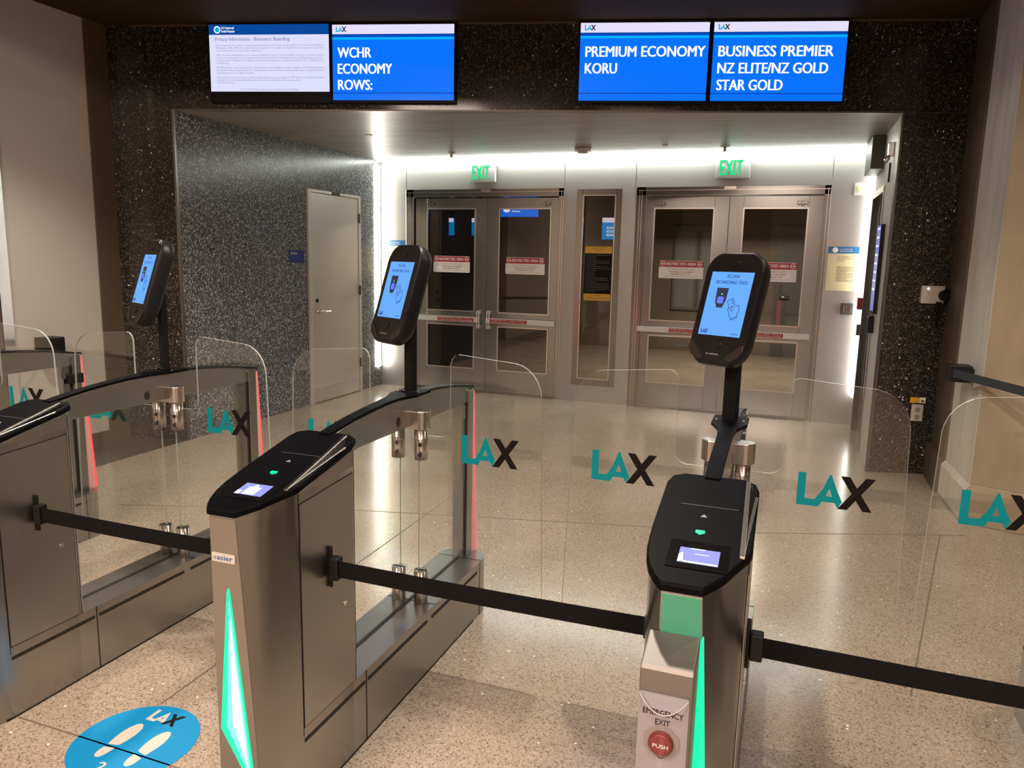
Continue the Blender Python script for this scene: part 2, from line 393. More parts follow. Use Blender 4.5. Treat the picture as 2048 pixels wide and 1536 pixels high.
# floor joints
jt = MB()
for p, q in [((-3.9, 3.47), (-2.45, 3.99)), ((-2.45, 3.99), (-.1, 4.58)), ((-.1, 4.58), (1.12, 5.06)), ((-2.05, 4.55), (-2.0, 1.9)), ((-4.2, 1.66), (-1.3, 1.65)), ((.97, 5.0), (.55, 3.0))]:
    jt.line(W0, [p, q], .006, .0004, .0012)
struct(jt.build('trim_2', pm('floor_joint', (.16, .13, .10), .6)))['label'] = 'thin joint lines in the terrazzo floor'
g = MB()
g.box(FW, -.56, 6.085, ZL+.003, ZC+.1, -.45, 0); g.box(FW, -.56, 0, 0, ZL, -.25, 0); g.prism(W0, [(.6765, 6.3885), (1.1363, 6.5077), (1.1363, 6.75), (.74, 6.75), (.74, 6.425), (.6805, 6.412)], 0, ZL+.003)
wf = struct(g.build('wall_front', 'granite_dark'))
s_ = MB()
for a in (0.0, 1.32, 2.64, 3.2, 4.3, 5.61): s_.box(FW, a-.0015, a+.0015, ZL if 0 < a < 5.6 else 0, ZC, 0, .0008)
for z in (ZL,): s_.box(FW, -.55, 0, z-.0015, z+.0015, 0, .0008); s_.box(FW, 5.61, 6.08, z-.0015, z+.0015, 0, .0008)
s_.box(FW, 5.61, 6.08, 1.46, 1.463, 0, .0008); s_.box(FW, -.55, 0, 1.48, 1.483, 0, .0008)
s_.build('panel_joint', pm('granite_joint', (.06, .055, .05), .5), wf)
tr = MB(); tr.box(FW, -.012, .004, 0, ZL+.004, -.02, .012); tr.box(FW, -.012, 5.622, ZL-.006, ZL+.006, -.02, .010); tr.box(FW, 5.606, 5.622, 0, ZL+.004, -.02, .012)
struct(tr.build('trim_3', 'trim_steel'))['label'] = 'thin steel edge trim around the recess opening'
tr = MB(); tr.box(FW, -.30, 6.0, ZC-.012, ZC, .0, .012)
struct(tr.build('trim_4', 'brown_panel'))['label'] = 'thin reveal line under the ceiling'
# recess
struct(MB().wbox(-5.05, -4.755, 5.0, 8.30, 0, ZL).build('wall_left_recess', 'granite_grey'))
jl = MB()
FL = F((-4.755, 0, 0), (0, 1, 0), (0, 0, 1))           # left recess wall: a = y, b = z, c towards +x
for z in (1.48, 2.2): jl.box(FL, 5.0, 8.27, z-.0015, z+.0015, 0, .0008)
for y in (5.62, 6.55, 7.9): jl.box(FL, y-.0015, y+.0015, 0, ZL, 0, .0008)
struct(jl.build('trim_5', pm('grey_joint', (.16, .16, .155), .5)))['label'] = 'panel joints on the grey granite recess wall'
c_ = MB(); c_.prism(W0, [(-5.05, 4.91), (1.0, 6.475), (1.0, 8.6), (-5.05, 8.6)], ZL, ZL+.003)
struct(c_.build('ceiling_recess', 'recess_ceiling'))
YB = 8.273
FB = F((0, YB, 0))                                     # back wall: a = x, b = z, c towards the camera
wb = MB()
OPEN = [(-4.41, -2.44, 2.385), (-2.284, -1.784, 2.375), (-1.623, .31, 2.385)]
xs = [-4.80]+[v for o in OPEN for v in o[:2]]+[.72]
for x0, x1 in zip(xs[0::2], xs[1::2]): wb.box(FB, x0, x1, 0, 2.70, -.12, 0)
for x0, x1, z in OPEN: wb.box(FB, x0, x1, z, 2.70, -.12, 0)
wb.box(FB, -2.284, -1.784, 0, .19, -.12, 0)
wbo = struct(wb.build('wall_back', 'panel_steel'))
sm = MB()
for x, z in ((-4.408, 2.385), (-2.437, 0), (-1.64, 0), (.312, 0)): sm.box(FB, x-.003, x+.003, z, 2.69, .0003, .0012)
sm.build('panel_seam', 'bright_steel', wbo)
struct(MB().box(FB, -4.80, .72, 2.70, 2.80, -.12, 0).build('trim_6', 'panel_steel'))['label'] = 'steel strip above the glazed doors'
# right recess wall with a door opening
FR = F((.68, 0, 0), (0, -1, 0), (0, 0, 1))              # right recess wall: a = -y, b = z, c towards -x
wr = MB()
wr.prism(W0, [(.68, 6.414), (.68, 7.10), (.82, 7.10), (.82, 6.752), (.741, 6.752), (.741, 6.427)], 0, ZL); wr.box(FR, -8.05, -7.10, 2.27, ZL, -.14, 0); wr.box(FR, -8.30, -8.05, 0, ZL, -.14, 0)
struct(wr.build('wall_right_recess', 'side_steel'))
# hall shell
struct(MB().wbox(-5.5, -5.28, -9.9, 4.9, 0, 4.4).build('wall_left', 'left_panel'))
struct(MB().prism(W0, [(-5.28, 4.64), (-5.268, 4.64), (-5.268, 4.848), (-5.28, 4.845)], 0, ZC).build('trim_7', 'brown_panel'))['label'] = 'dark brown wall return beside the left granite pier'
struct(MB().wbox(-5.28, -5.262, 3.795, 3.875, 0, ZC).build('trim_8', 'bright_steel'))['label'] = 'bright steel edge trim on the left wall'
struct(MB().wbox(-5.28, -5.265, 2.6, 3.79, 0, ZC).build('trim_9', 'brown_panel'))['label'] = 'brown panel at the far left of the wall'
struct(MB().wbox(-5.28, -5.262, 3.88, 4.64, 0, .11).build('baseboard_left', 'brown_panel'))
struct(MB().wbox(-5.28, 6, 2.4, 8.0, ZC, ZC+.1).build('ceiling_soffit', 'soffit'))
struct(MB().wbox(-5.5, 6, 2.3, 2.4, ZC, 4.4).build('wall_soffit', 'soffit'))
struct(MB().wbox(-5.5, 6, -9.9, 2.4, 4.3, 4.4).build('ceiling', 'hall_ceiling'))
struct(MB().wbox(-5.5, 6, -10, -9.9, 0, 4.4).build('wall_rear', 'hall_wall'))
struct(MB().wbox(5.9, 6, -9.9, 8, 0, 4.4).build('wall_right', 'hall_wall'))
for k, x in enumerate((-4.2, -1.3, 1.5, 4.3)): struct(MB().wbox(x-.55, x+.55, -9.9, -9.3, 0, 4.3).build('wall_reflection_pier', 'corridor_dark'))  # unseen dark piers, added to give the door steel banded reflections
# concrete column on the right
cl = MB()
cpoly = [(1.14, 6.00), (1.165, 5.33), (2.6, 4.80), (2.6, 6.00)]
cl.prism(W0, cpoly, .25, ZC)
cl.loft([[Vector((x-.028, y-.012, 0)) for x, y in cpoly], [Vector((x-.028, y-.012, .215)) for x, y in cpoly], [Vector((x, y, .252)) for x, y in cpoly]], smooth=False)
for i in range(len(cl.f)): pass
cm = MB(); cm.v, cm.f, cm.sm = cl.v, cl.f, cl.sm
def fac_mat(f):
    p = [cl.v[k] for k in f]; n = (p[1]-p[0]).cross(p[2]-p[0]); c = sum(p, Vector())/len(p)
    return 1 if (n.y < -abs(n.x)*1.2 and c.z > .1 and c.y < 5.4) else 0
cm.m = [fac_mat(f) for f in cl.f]
struct(cm.build('wall_column', ['concrete', 'tan_concrete'], bevel=.008))['label'] = 'concrete column at the right with a tan front face'
struct(MB().wbox(1.125, 1.30, 5.98, 6.53, 0, ZC).build('trim_10', 'brown_panel'))['label'] = 'dark brown return between granite and concrete column'
struct(MB().wbox(1.09, 1.125, 6.0, 6.50, 0, .26).build('baseboard_right', 'brown_panel'))
# corridor behind the glazed doors
struct(MB().wbox(-7.0, 3.2, 14.0, 14.1, 0, 3.1).build('wall_corridor_back', 'corridor'))
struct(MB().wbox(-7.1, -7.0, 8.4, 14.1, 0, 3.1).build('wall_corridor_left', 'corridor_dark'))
struct(MB().wbox(3.2, 3.3, 8.4, 14.1, 0, 3.1).build('wall_corridor_right', 'corridor'))
struct(MB().wbox(-7.1, 3.3, 8.39, 14.1, 3.0, 3.1).build('ceiling_corridor', 'corridor_ceiling'))
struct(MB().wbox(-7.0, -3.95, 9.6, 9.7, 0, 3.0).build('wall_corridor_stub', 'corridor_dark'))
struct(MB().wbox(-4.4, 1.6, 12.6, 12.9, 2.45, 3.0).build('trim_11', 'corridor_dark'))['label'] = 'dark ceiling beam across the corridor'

# ---------------------------------------------------------------- LED strips (lamps)
def lamp(mb, mat, label, name='led_strip'):
    return tag(mb.build(name, mat), label, 'light strip', 'light strips around the glazed door wall')
lamp(MB().box(FB, -4.72, .655, 2.704, 2.716, .09, .12), 'led_cool', 'long white light strip along the top of the steel door wall')
lamp(MB().box(FL, 8.13, 8.215, .24, 2.66, .0, .02), 'led', 'vertical white light strip on the grey granite wall by the doors')
lamp(MB().box(FR, -8.24, -8.16, .30, 2.50, .0, .02), 'led_side', 'vertical white light strip at the right end of the door wall')

# ---------------------------------------------------------------- glazed doors
def lite(mb, f, x0, x1, z0, z1, c):         # steel bead around a pane
    w = .014
    mb.box(f, x0-w, x1+w, z1, z1+w, 0, c); mb.box(f, x0-w, x1+w, z0-w, z0, 0, c)
    mb.box(f, x0-w, x0, z0, z1, 0, c); mb.box(f, x1, x1+w, z0, z1, 0, c)
def door_leaf(name, x0, x1, gx0, gx1, label, bar, hand, lab):
    f = F((0, YB+.03, 0)); z1 = 2.29
    b = MB()
    b.box(f, x0, gx0, .02, z1, -.045, 0); b.box(f, gx1, x1, .02, z1, -.045, 0)
    for za, zb in ((.02, .278), (.808, .966), (2.172, z1)): b.box(f, gx0, gx1, za, zb, -.045, 0)
    d = b.build(name, 'door_steel', bevel=.002); d['kind'] = 'structure'; d['label'] = label
    t = MB(); lite(t, f, gx0+.012, gx1-.012, .978, 2.16, .010); lite(t, f, gx0+.012, gx1-.012, .29, .796, .010); t.build('glazing_bead', 'bright_steel', d)
    MB().box(f, gx0, gx1, .966, 2.172, -.028, -.018).build('upper_pane', 'pane', d)
    MB().box(f, gx0, gx1, .278, .808, -.028, -.018).build('lower_pane', 'pane', d)
    h = MB(); h.prism(f, rrect(bar[0], bar[1], .845, .905, .008), .035, .065); h.box(f, bar[0], bar[0]+.05, .85, .90, 0, .04); h.box(f, bar[1]-.05, bar[1], .85, .90, 0, .04)
    pb = h.build('panic_bar', 'bar_silver', d, bevel=.003)
    a, c = lab
    MB().box(f, a, c, .851, .897, .065, .0662).build('warning_label', 'bar_red', pb)
    t = MB(); t.text(f, 'EMERGENCY EXIT ONLY', a+.012, .879, .013, 0, c-a-.024, bold=.01, c=.0668); t.text(f, 'ALARM WILL SOUND IF DOOR OPENED', a+.012, .857, .013, 0, c-a-.024, bold=.01, c=.0668)
    t.build('warning_lettering', 'white', pb)
    if hand is not None:
        h = MB(); n = []
        for q in ((.774, .815), (.945, .986)): h.box(f, hand-.02, hand+.02, q[0], q[1], 0, .03)
        h.box(f, hand-.02, hand-.008, .774, .986, .03, .05); h.box(f, hand+.008, hand+.02, .774, .986, .03, .05)
        h.box(f, hand-.02, hand+.02, .774, .79, .03, .05); h.box(f, hand-.02, hand+.02, .97, .986, .03, .05); h.box(f, hand-.02, hand+.02, .86, .90, .03, .05)
        h.build('latch_case', 'bar_silver', d, bevel=.004)
    k = MB(); xx = x0+.20 if hand is None or hand > (x0+x1)/2 else x1-.20
    k.box(f, xx-.05, xx+.05, 2.205, 2.235, 0, .04); k.box(f, xx-.012, xx+.012, 2.195, 2.245, 0, .055); k.build('door_closer', 'frame_steel', d, bevel=.004)
    return d
def door_frame(name, x0, x1, z, mx, label):
    f = FB; b = MB(); w = .10 if mx is not None else .06
    for a0, a1, c in ((x0-.004, x0+w, 0), (x1-w+.04, x1+.004, 0)):
        b.box(f, a0, a1, 0, z+.004, -.08, .006)
    b.box(f, x0, x1, z-.085, z+.004, -.08, .006)
    st = MB()
    for k in (.03, .055): st.box(f, x0+k, x0+k+.006, 0, z-.02, .006, .012); st.box(f, x1-k+.028, x1-k+.034, 0, z-.02, .006, .012)
    st.box(f, x0+.02, x1-.01, z-.035, z-.028, .006, .012)
    if mx is not None: st.box(f, mx-.06, mx+.06, z-.03, z, .006, .03)
    o = struct(b.build(name, 'frame_steel', bevel=.003)); o['label'] = label
    st.build('frame_bead', 'bright_steel', o)
    return o
door_frame('trim_12', -4.41, -2.44, 2.385, -3.37, 'steel frame around the left pair of glazed doors')
door_frame('trim_13', -1.623, .31, 2.385, -.655, 'steel frame around the right pair of glazed doors')
door_leaf('door_1', -4.300, -3.372, -4.145, -3.515, 'left leaf of the left glazed steel door pair', (-4.27, -3.44), -3.455, (-3.97, -3.50))
door_leaf('door_2', -3.368, -2.458, -3.218, -2.588, 'right leaf of the left glazed steel door pair', (-3.345, -2.50), -3.325, (-3.29, -2.83))
door_leaf('door_3', -1.566, -.657, -1.432, -.802, 'left leaf of the right glazed steel door pair', (-1.55, -.72), -.75, (-1.20, -.80))
door_leaf('door_4', -.653, .256, -.513, .118, 'right leaf of the right glazed steel door pair', (-.61, .222), -.60, (-.45, -.03))
# side light
b = MB(); f = FB
b.box(f, -2.284, -2.222, .19, 2.375, -.08, .006); b.box(f, -1.846, -1.784, .19, 2.375, -.08, .006); b.box(f, -2.222, -1.846, 2.315, 2.375, -.08, .006); b.box(f, -2.222, -1.846, .19, .262, -.08, .006)
wn = struct(b.build('window_1', 'frame_steel', bevel=.003)); wn['label'] = 'tall narrow side light between the door pairs'
t = MB(); lite(t, F((0, YB+.0, 0)), -2.208, -1.86, .276, 2.301, .006); t.build('glazing_bead', 'bright_steel', wn)
MB().box(f, -2.222, -1.846, .262, 2.315, -.05, -.04).build('pane', 'pane', wn)
# recess right door leaf + jambs
b = MB(); b.box(FR, -8.05, -7.10, 0, 2.27, -.135, -.10)
d5 = struct(b.build('door_5', 'door_steel')); d5['label'] = 'steel door set into the right side wall of the recess'
b = MB(); b.box(FR, -8.055, -8.0, 0, 2.27, -.10, .012); b.box(FR, -8.0, -7.97, 0, 2.27, -.10, -.05); b.box(FR, -8.05, -7.10, 2.225, 2.275, -.10, .012); b.box(FR, -7.13, -7.09, 0, 2.27, -.10, .012)
b.build('jamb', 'frame_steel', d5, bevel=.003)
# storage door on the left recess wall
b = MB(); b.box(FL, 6.80, 7.70, .01, 2.235, .0, .022)
d6 = struct(b.build('door_6', 'satin_steel', bevel=.002)); d6['label'] = 'plain steel door in the grey granite wall'
b = MB(); b.box(FL, 6.735, 6.795, 0, 2.27, 0, .03); b.box(FL, 7.705, 7.755, 0, 2.27, 0, .03); b.box(FL, 6.795, 7.705, 2.24, 2.27, 0, .03)
b.build('door_frame', 'satin_frame', d6, bevel=.003)
b = MB(); b.box(FL, 7.17, 7.32, 2.24, 2.272, .03, .036)
b.build('closer_cover', 'groove', d6)
for z in (.35, 1.2, 2.02): MB().box(FL, 7.70, 7.73, z-.055, z+.055, .028, .036).build('hinge', 'groove', d6)
b = MB(); b.cyl(FL, 6.865, 1.0, .022, .02, .05); b.tube([FL(6.865, 1.0, .05), FL(6.865, 1.0, .075), FL(6.90, 1.0, .08), FL(7.03, .995, .08)], .009)
b.build('lever_handle', 'chrome', d6)
b = MB(); b.cyl(FL, 6.862, 1.115, .02, .02, .034); b.build('lock_cylinder', 'groove', d6)

# ---------------------------------------------------------------- signs on doors
def restricted(x0, x1, z0, z1, label):
    f = F((0, YB+.0475, 0)); c = 0.0012
    b = MB().prism(f, rrect(x0, x1, z0, z1, .012), 0, c)
    o = tag(b.build('restricted_area_sign', 'white'), label, 'sign', 'restricted area signs on the glazed doors')
    h = z1-z0; w = x1-x0; zh = z1-h*.36
    MB().box(f, x0, x1, zh, z1-.004, c, c+.0004).build('red_band', 'red', o)
    t = MB(); t.text(f, 'RESTRICTED AREA', x0+w*.165, zh+h*.10, h*.16, 0, w*.67, bold=.03, c=c+.0012)
    for q in (.085, .915):
        t.cyl(f, x0+w*q, zh+h*.18, h*.135, c, c+.0008, 20)
    t.build('white_lettering', 'white', o)
    for q in (.085, .915):
        t = MB().cyl(f, x0+w*q, zh+h*.18, h*.105, c, c+.0010, 20); t.box(f, x0+w*q-h*.12, x0+w*q+h*.12, zh+h*.155, zh+h*.205, c, c+.0012, 1)
        t.build('no_entry_symbol', ['red', 'white'], o)
    t = MB()
    t.text(f, 'AUTHORIZED PERSONNEL ONLY', x0+w*.5, z0+h*.51, h*.055, 0, w*.62, 'C', c=c+.0006)
    t.box(f, x0+w*.08, x0+w*.92, z0+h*.465, z0+h*.475, c, c+.0004)
    t.text(f, 'TRESPASSING / LOITERING', x0+w*.5, z0+h*.33, h*.075, 0, w*.56, 'C', .015, c+.0006)
    t.text(f, 'PROHIBITED BY LAW', x0+w*.5, z0+h*.20, h*.075, 0, w*.44, 'C', .015, c+.0006)
    t.box(f, x0+w*.12, x0+w*.88, z0+h*.10, z0+h*.112, c, c+.0004)
    t.build('small_lettering', 'ink_red', o)
restricted(-4.068, -3.59, 1.425, 1.617, 'red and white sign on the leftmost glazed door, partly beside the kiosk')
restricted(-3.137, -2.657, 1.425, 1.617, 'red and white sign on the second glazed door from the left')
restricted(-1.354, -.882, 1.43, 1.619, 'red and white sign on the third glazed door, left of the front kiosk')
restricted(-.424, .052, 1.425, 1.622, 'red and white sign half hidden behind the front kiosk screen')
# yellow and black sign on the side light
f = F((0, YB+.039, 0))
o = tag(MB().box(f, -2.185, -1.878, 1.156, 1.757, 0, .0012).build('security_notice', 'black_vinyl'), 'tall black sign with yellow bands on the narrow side window', 'sign')
b = MB().box(f, -2.185, -1.878, 1.68, 1.757, .0012, .0018); b.build('yellow_band', 'yellow', o); MB().box(f, -2.185, -1.878, 1.156, 1.233, .0012, .0018).build('yellow_band', 'yellow', o)
t = MB(); t.text(f, 'SECURITY NOTICE', -2.03, 1.731, .014, 0, .15, 'C', .01, .0024); t.text(f, 'FEDERAL LAW', -2.03, 1.711, .012, 0, .11, 'C', 0, .0024); t.text(f, 'RULES', -2.03, 1.692, .011, 0, .05, 'C', 0, .0024)
t.build('dark_lettering', 'ink', o); t = MB(); t.text(f, 'NOTICE', -2.03, 1.207, .016, 0, .06, 'C', 0, .0024); t.box(f, -2.15, -1.91, 1.182, 1.187, .0018, .0024)
t.build('dark_lettering', 'ink', o)
t = MB(); z = 1.66
random.seed(3)
while z > 1.25:
    w = random.choice((.10, .27, .27, .25, .12, .28)); t.box(f, -2.172, -2.172+w, z-.004, z+.004, .0012, .0018); z -= .021
t.build('text_line', pm('dim_grey', (.06, .06, .058), .5), o)
# notices
def notice(x0, x1, z0, z1, label):
    f = F((0, YB, 0)); h = .066
    o = tag(MB().box(f, x0, x1, z0, z1, .001, .006).build('border_notice', 'cream', bevel=.001), label, 'notice', 'cream notices on the steel door wall')
    MB().box(f, x0, x1, z1-h, z1, .006, .0075).build('blue_band', 'cbp_blue', o)
    t = MB(); t.cyl(f, x0+.065, z1-h/2, .027, .0075, .0085, 24); t.text(f, 'U.S. CUSTOMS AND', x0+.105, z1-.03, .012, 0, .115, c=.0085); t.text(f, 'BORDER PROTECTION', x0+.105, z1-.05, .012, 0, .12, c=.0085)
    t.build('seal_and_title', 'white', o)
    t = MB(); x = x0+.09
    for q, s in enumerate(('U.S. Department of', 'Homeland Security', 'Notice')): t.text(f, s, x, z1-h-.035-q*.02, .013, 0, (.145, .145, .07)[q], c=.0068)
    for q in range(12): t.box(f, x, x+(.16 if q % 5 != 4 else .1), z1-.20-q*.013, z1-.196-q*.013, .006, .0066)
    t.build('lettering', 'ink', o)
notice(.331, .616, 1.355, 1.79, 'cream notice with blue header above the keypad at the right')
notice(-4.723, -4.43, 1.355, 1.792, 'cream notice with blue header beside the left light strip, behind the kiosk')
# exit signs
def exit_sign(x0, x1, z0, z1, label):
    f = F((0, 8.19, 0)); h = z1-z0
    o = tag(MB().box(f, x0, x1, z0, z1, -.05, .0).build('exit_sign', 'exit_box', bevel=.004), label, 'exit sign', 'green exit signs over the glazed doors')
    MB().box(f, x0+.12, x0+.22, z1-.02, 2.684, -.04, -.01).build('mount', 'exit_box', o)
    t = MB(); t.text(f, 'EXIT', x0+.045, z0+.03, h*.70, 0, (x1-x0)*.66, bold=.02, c=.003); t.build('exit_lettering', 'exit_green', o)
exit_sign(-3.56, -3.24, 2.46, 2.68, 'lit green exit sign over the left pair of glazed doors')
exit_sign(-.81, -.47, 2.46, 2.68, 'lit green exit sign over the right pair of glazed doors')
# small fittings on the back and right recess walls
b = MB().prism(FB, rrect(.519, .606, 2.286, 2.408, .008), 0, .012); o = tag(b.build('wall_plate', 'off_white'), 'pale wall plate high on the steel wall at the right', 'wall plate')
MB().cyl(FB, .562, 2.347, .02, .012, .02).build('sensor_eye', pm('pale_yellow', (.6, .6, .3), .4), o)
b = MB().prism(FB, rrect(.491, .602, 1.122, 1.236, .008), 0, .05); o = tag(b.build('keypad', 'grey_box'), 'small grey keypad under the right notice', 'keypad')
t = MB()
for i in range(3): t.box(FB, .512+i*.026, .530+i*.026, 1.14, 1.218, .05, .054)
t.build('key_column', 'bright_steel', o)
b = MB().box(FR, -8.16, -8.06, 1.185, 1.30, .0, .05); tag(b.build('fire_alarm_pull', 'red', bevel=.005), 'small dark red alarm box beside the right light strip', 'alarm')
b = MB().box(FR, -8.15, -8.09, .93, 1.04, .0, .035); tag(b.build('switch_box', 'grey_box', bevel=.004), 'small dark box low on the right light strip', 'switch box')
b = MB().wbox(.575, .679, 7.42, 8.0, 2.44, 2.718); tag(b.build('ceiling_box', 'grey_box', bevel=.004), 'grey box in the top right corner of the recess', 'box')
b = MB().box(FR, -6.80, -6.72, 2.46, 2.56, .0, .04); o = tag(b.build('wall_camera', 'bright_steel', bevel=.005), 'small security camera high on the right recess wall', 'camera')
b = MB(); b.tube([FR(-6.78, 2.46, .03), FR(-6.79, 2.42, .05)], .018); b.build('lens', 'bright_steel', o)
tag(MB().box(FR, -6.87, -6.845, 2.27, 2.42, .0, .012).build('door_contact', 'groove'), 'thin dark slot fitting under the small wall camera', 'fitting')
b = MB().box(FR, -7.06, -6.80, 1.22, 1.94, .0, .03); o = tag(b.build('wall_display', 'black'), 'blue lit display seen edge on at the right of the recess', 'screen')
MB().box(FR, -7.05, -6.81, 1.24, 1.93, .03, .032).build('display_panel', screen('wall_display_blue', (.10, .14, .42)), o)
b = MB()
for q in range(8): b.box(FR, -7.04, -6.84, 1.90-q*.07, 1.915-q*.07, .032, .033)
b.build('display_line', 'scr_pale', o)
b = MB().prism(FR, rrect(-7.02, -6.93, 1.05, 1.19, .02), .0, .045); o = tag(b.build('card_reader', 'black'), 'black card reader under the edge-on blue display', 'card reader')
MB().box(FR, -6.99, -6.96, 1.182, 1.19, .045, .048).build('status_light', 'red_light', o)
# ceiling fittings in the recess
def ceil_fit(name, x, y, parts, label, cat):
    f = F((x, y, ZL), (1, 0, 0), (0, -1, 0)); b = MB()
    for (r, c0, c1, rr) in parts: b.cyl(f, 0, 0, r, c0, c1, 20, 0, rr)
    return tag(b.build(name, 'off_white'), label, cat)
ceil_fit('sprinkler', -3.548, 7.684, [(.045, 0, .008, .04), (.014, .008, .045, .014), (.028, .045, .05, .028)], 'ceiling sprinkler left of the smoke detector', 'sprinkler')
ceil_fit('sprinkler', -.694, 7.786, [(.045, 0, .008, .04), (.014, .008, .045, .014), (.028, .045, .05, .028)], 'ceiling sprinkler above the right exit sign', 'sprinkler')
ceil_fit('smoke_detector', -2.071, 7.643, [(.085, 0, .03, .085), (.06, .03, .05, .05)], 'round white smoke detector on the recess ceiling', 'smoke detector')
ceil_fit('ceiling_spot', -1.243, 7.608, [(.03, 0, .01, .02)], 'tiny dark ceiling stud right of the smoke detector', 'fitting')
ceil_fit('ceiling_stud', -3.828, 6.442, [(.035, 0, .006, .03)], 'tiny ceiling cover at the left of the recess ceiling', 'fitting')
# blue room sign
b = MB().box(FL, 6.425, 6.675, 1.515, 1.642, .001, .008); o = tag(b.build('room_sign', 'sign_blue', bevel=.001), 'small blue room sign beside the plain steel door', 'sign')
t = MB(); t.text(FL, 'STORAGE', 6.445, 1.598, .018, 0, .11, c=.0088); t.build('lettering', 'white', o)
# fittings on the right granite pier
b = MB().prism(FW, rrect(5.872, 6.035, 1.335, 1.468, .01), .0, .03); o = tag(b.build('intercom_unit', 'off_white', bevel=.003), 'pale wall unit with a small white light on the right granite pier', 'wall unit')
MB().cyl(FW, 5.916, 1.447, .007, .03, .034).build('indicator_light', screen('white_dot', (.8, .95, 1.0), 3), o)
b = MB(); b.prism(FW, arc(6.035, 1.40, .048, 0, 360, 20, .042)[:-1], .034, .079); b.prism(FW, [(5.975, 1.35), (6.02, 1.35), (6.005, 1.17), (5.985, 1.17)], .034, .049)
tag(b.build('handset', 'black_matte', bevel=.004), 'black handset hanging on the pale wall unit', 'handset')
b = MB().prism(FW, rrect(5.90, 5.985, .425, .555, .006), .0, .008); o = tag(b.build('wall_outlet', 'off_white'), 'wall outlet low on the right granite pier', 'outlet')
for z in (.455, .515): MB().prism(FW, rrect(5.925, 5.96, z-.018, z+.018, .008), .008, .011).build('socket', 'socket_grey', o)
b = MB().box(FW, 5.885, 5.955, .566, .610, .0, .0012); o = tag(b.build('outlet_sticker', 'yellow'), 'yellow and white sticker above the low wall outlet', 'sticker')
MB().box(FW, 5.955, 5.998, .566, .610, .0, .0012).build('white_half', 'white', o); MB().box(FW, 5.965, 5.99, .573, .589, .0012, .0018).build('print_mark', 'ink', o)

# ---------------------------------------------------------------- overhead screens
def display(a0, a1, label, group='overhead screens on the granite lintel', z0=2.788, z1=3.345):
    o = tag(MB().box(FW, a0-.012, a1+.012, z0-.018, z1+.014, .001, .048).build('display_screen', 'black'), label, 'screen', group)
    return o, FW.sub(0, 0, .048)
def gate_display(a0, a1, lines, label, widths):
    o, f = display(a0, a1, label); z0, z1 = 2.788, 3.338
    MB().box(f, a0, a1, z0, z1-.07, 0, .0006).build('blue_panel', 'blue', o)
    MB().box(f, a0, a1, z1-.068, z1, 0, .0006).build('header_band', 'scr_white', o)
    b = MB().box(f, a0, a1, z1-.108, z1-.092, .0006, .001); b.box(f, a0, a1, z1-.09, z1-.070, .0006, .0008, 1); b.box(f, a0, a1, z0+.048, z0+.056, .0006, .001, 1)
    b.build('rule_line', ['blue_line', 'blue_dark'], o)
    t = MB(); lax(t, f, a0+.03, z1-.052, .082, .038, .0007); t.build('header_logo', ['scr_teal', 'scr_black'], o)
    for k, s in enumerate(lines): MB().text(f, s, a0+.042, z1-.238-k*.118, .075, 0, widths[k], bold=.028, c=.0012).build('lettering', 'scr_txt_w', o)
gate_display(1.34, 2.288, ['WCHR', 'ECONOMY', 'ROWS:'], 'blue overhead screen reading ECONOMY ROWS, second from the left', (.262, .425, .268))
gate_display(3.24, 4.18, ['PREMIUM ECONOMY', 'KORU'], 'blue overhead screen reading PREMIUM ECONOMY, third from the left', (.875, .235))
gate_display(4.213, 5.158, ['BUSINESS PREMIER', 'NZ ELITE/NZ GOLD', 'STAR GOLD'], 'blue overhead screen reading BUSINESS PREMIER, rightmost of the four', (.815, .785, .472))
o, f = display(.352, 1.312, 'white overhead screen with privacy text, leftmost of the four')
z0, z1 = 2.85, 3.345
MB().box(f, .352, 1.312, z0, z1-.075, 0, .0006).build('pale_panel', 'scr_pale', o)
MB().box(f, .352, 1.312, z1-.075, z1, 0, .0006).build('header_band', 'scr_navy', o)
t = MB(); t.cyl(f, .42, z1-.038, .027, .0006, .001, 24); t.text(f, 'U.S. Customs and', .455, z1-.033, .018, 0, .10, bold=.02, c=.0012); t.text(f, 'Border Protection', .455, z1-.058, .018, 0, .105, bold=.02, c=.0012); t.build('seal_and_title', 'scr_txt_w', o)
MB().cyl(f, .42, z1-.038, .019, .001, .0014, 24).build('seal_centre', 'scr_teal', o)
t = MB(); t.text(f, 'Privacy Information - Biometric Boarding', .40, z1-.119, .027, 0, .60, bold=.015, c=.0012)
para = ['As you approach the e-gate to capture your photograph will be taken and provided to U.S. Customs and Border', 'Protection (CBP). CBP will compare this photograph to the images associated with your passport, visa, other', 'travel documents, or prior border inspections.', None,
        'CBP will delete photographs of U.S. citizens collected through this process within 12 hours. For certain non-U.S.', 'citizens, the photograph may be retained in secure Department of Homeland Security (DHS) systems and used', 'as a biometric confirmation of departure from the United States, as required by law (8 U.S.C. 1365b; 8 C.F.R.', '215.8(a)(1)).', None,
        'All CBP partners - such as airports, air carriers, their system integrators and/or vendors - will immediately delete', 'any photos taken during this process. These entities will not retain any photograph taken during boarding for', 'any purpose and are subject to audit.', None,
        'If you do not wish to have your picture taken, please ask a gate agent or CBP officer to request alternative', 'procedures for identity verification and/or biometric confirmation of departure from', 'the United States.']
z = z1-.158
for s in para:
    if s is None: z -= .014; continue
    t.text(f, s, .405, z, .0125, 0, min(.87, len(s)*.0081), c=.0011); z -= .0195
t.text(f, 'For more information, please visit our website at www.CBP.gov', .83, z0+.010, .0135, 0, .47, 'C', c=.0011)
t.build('lettering', 'scr_text', o)

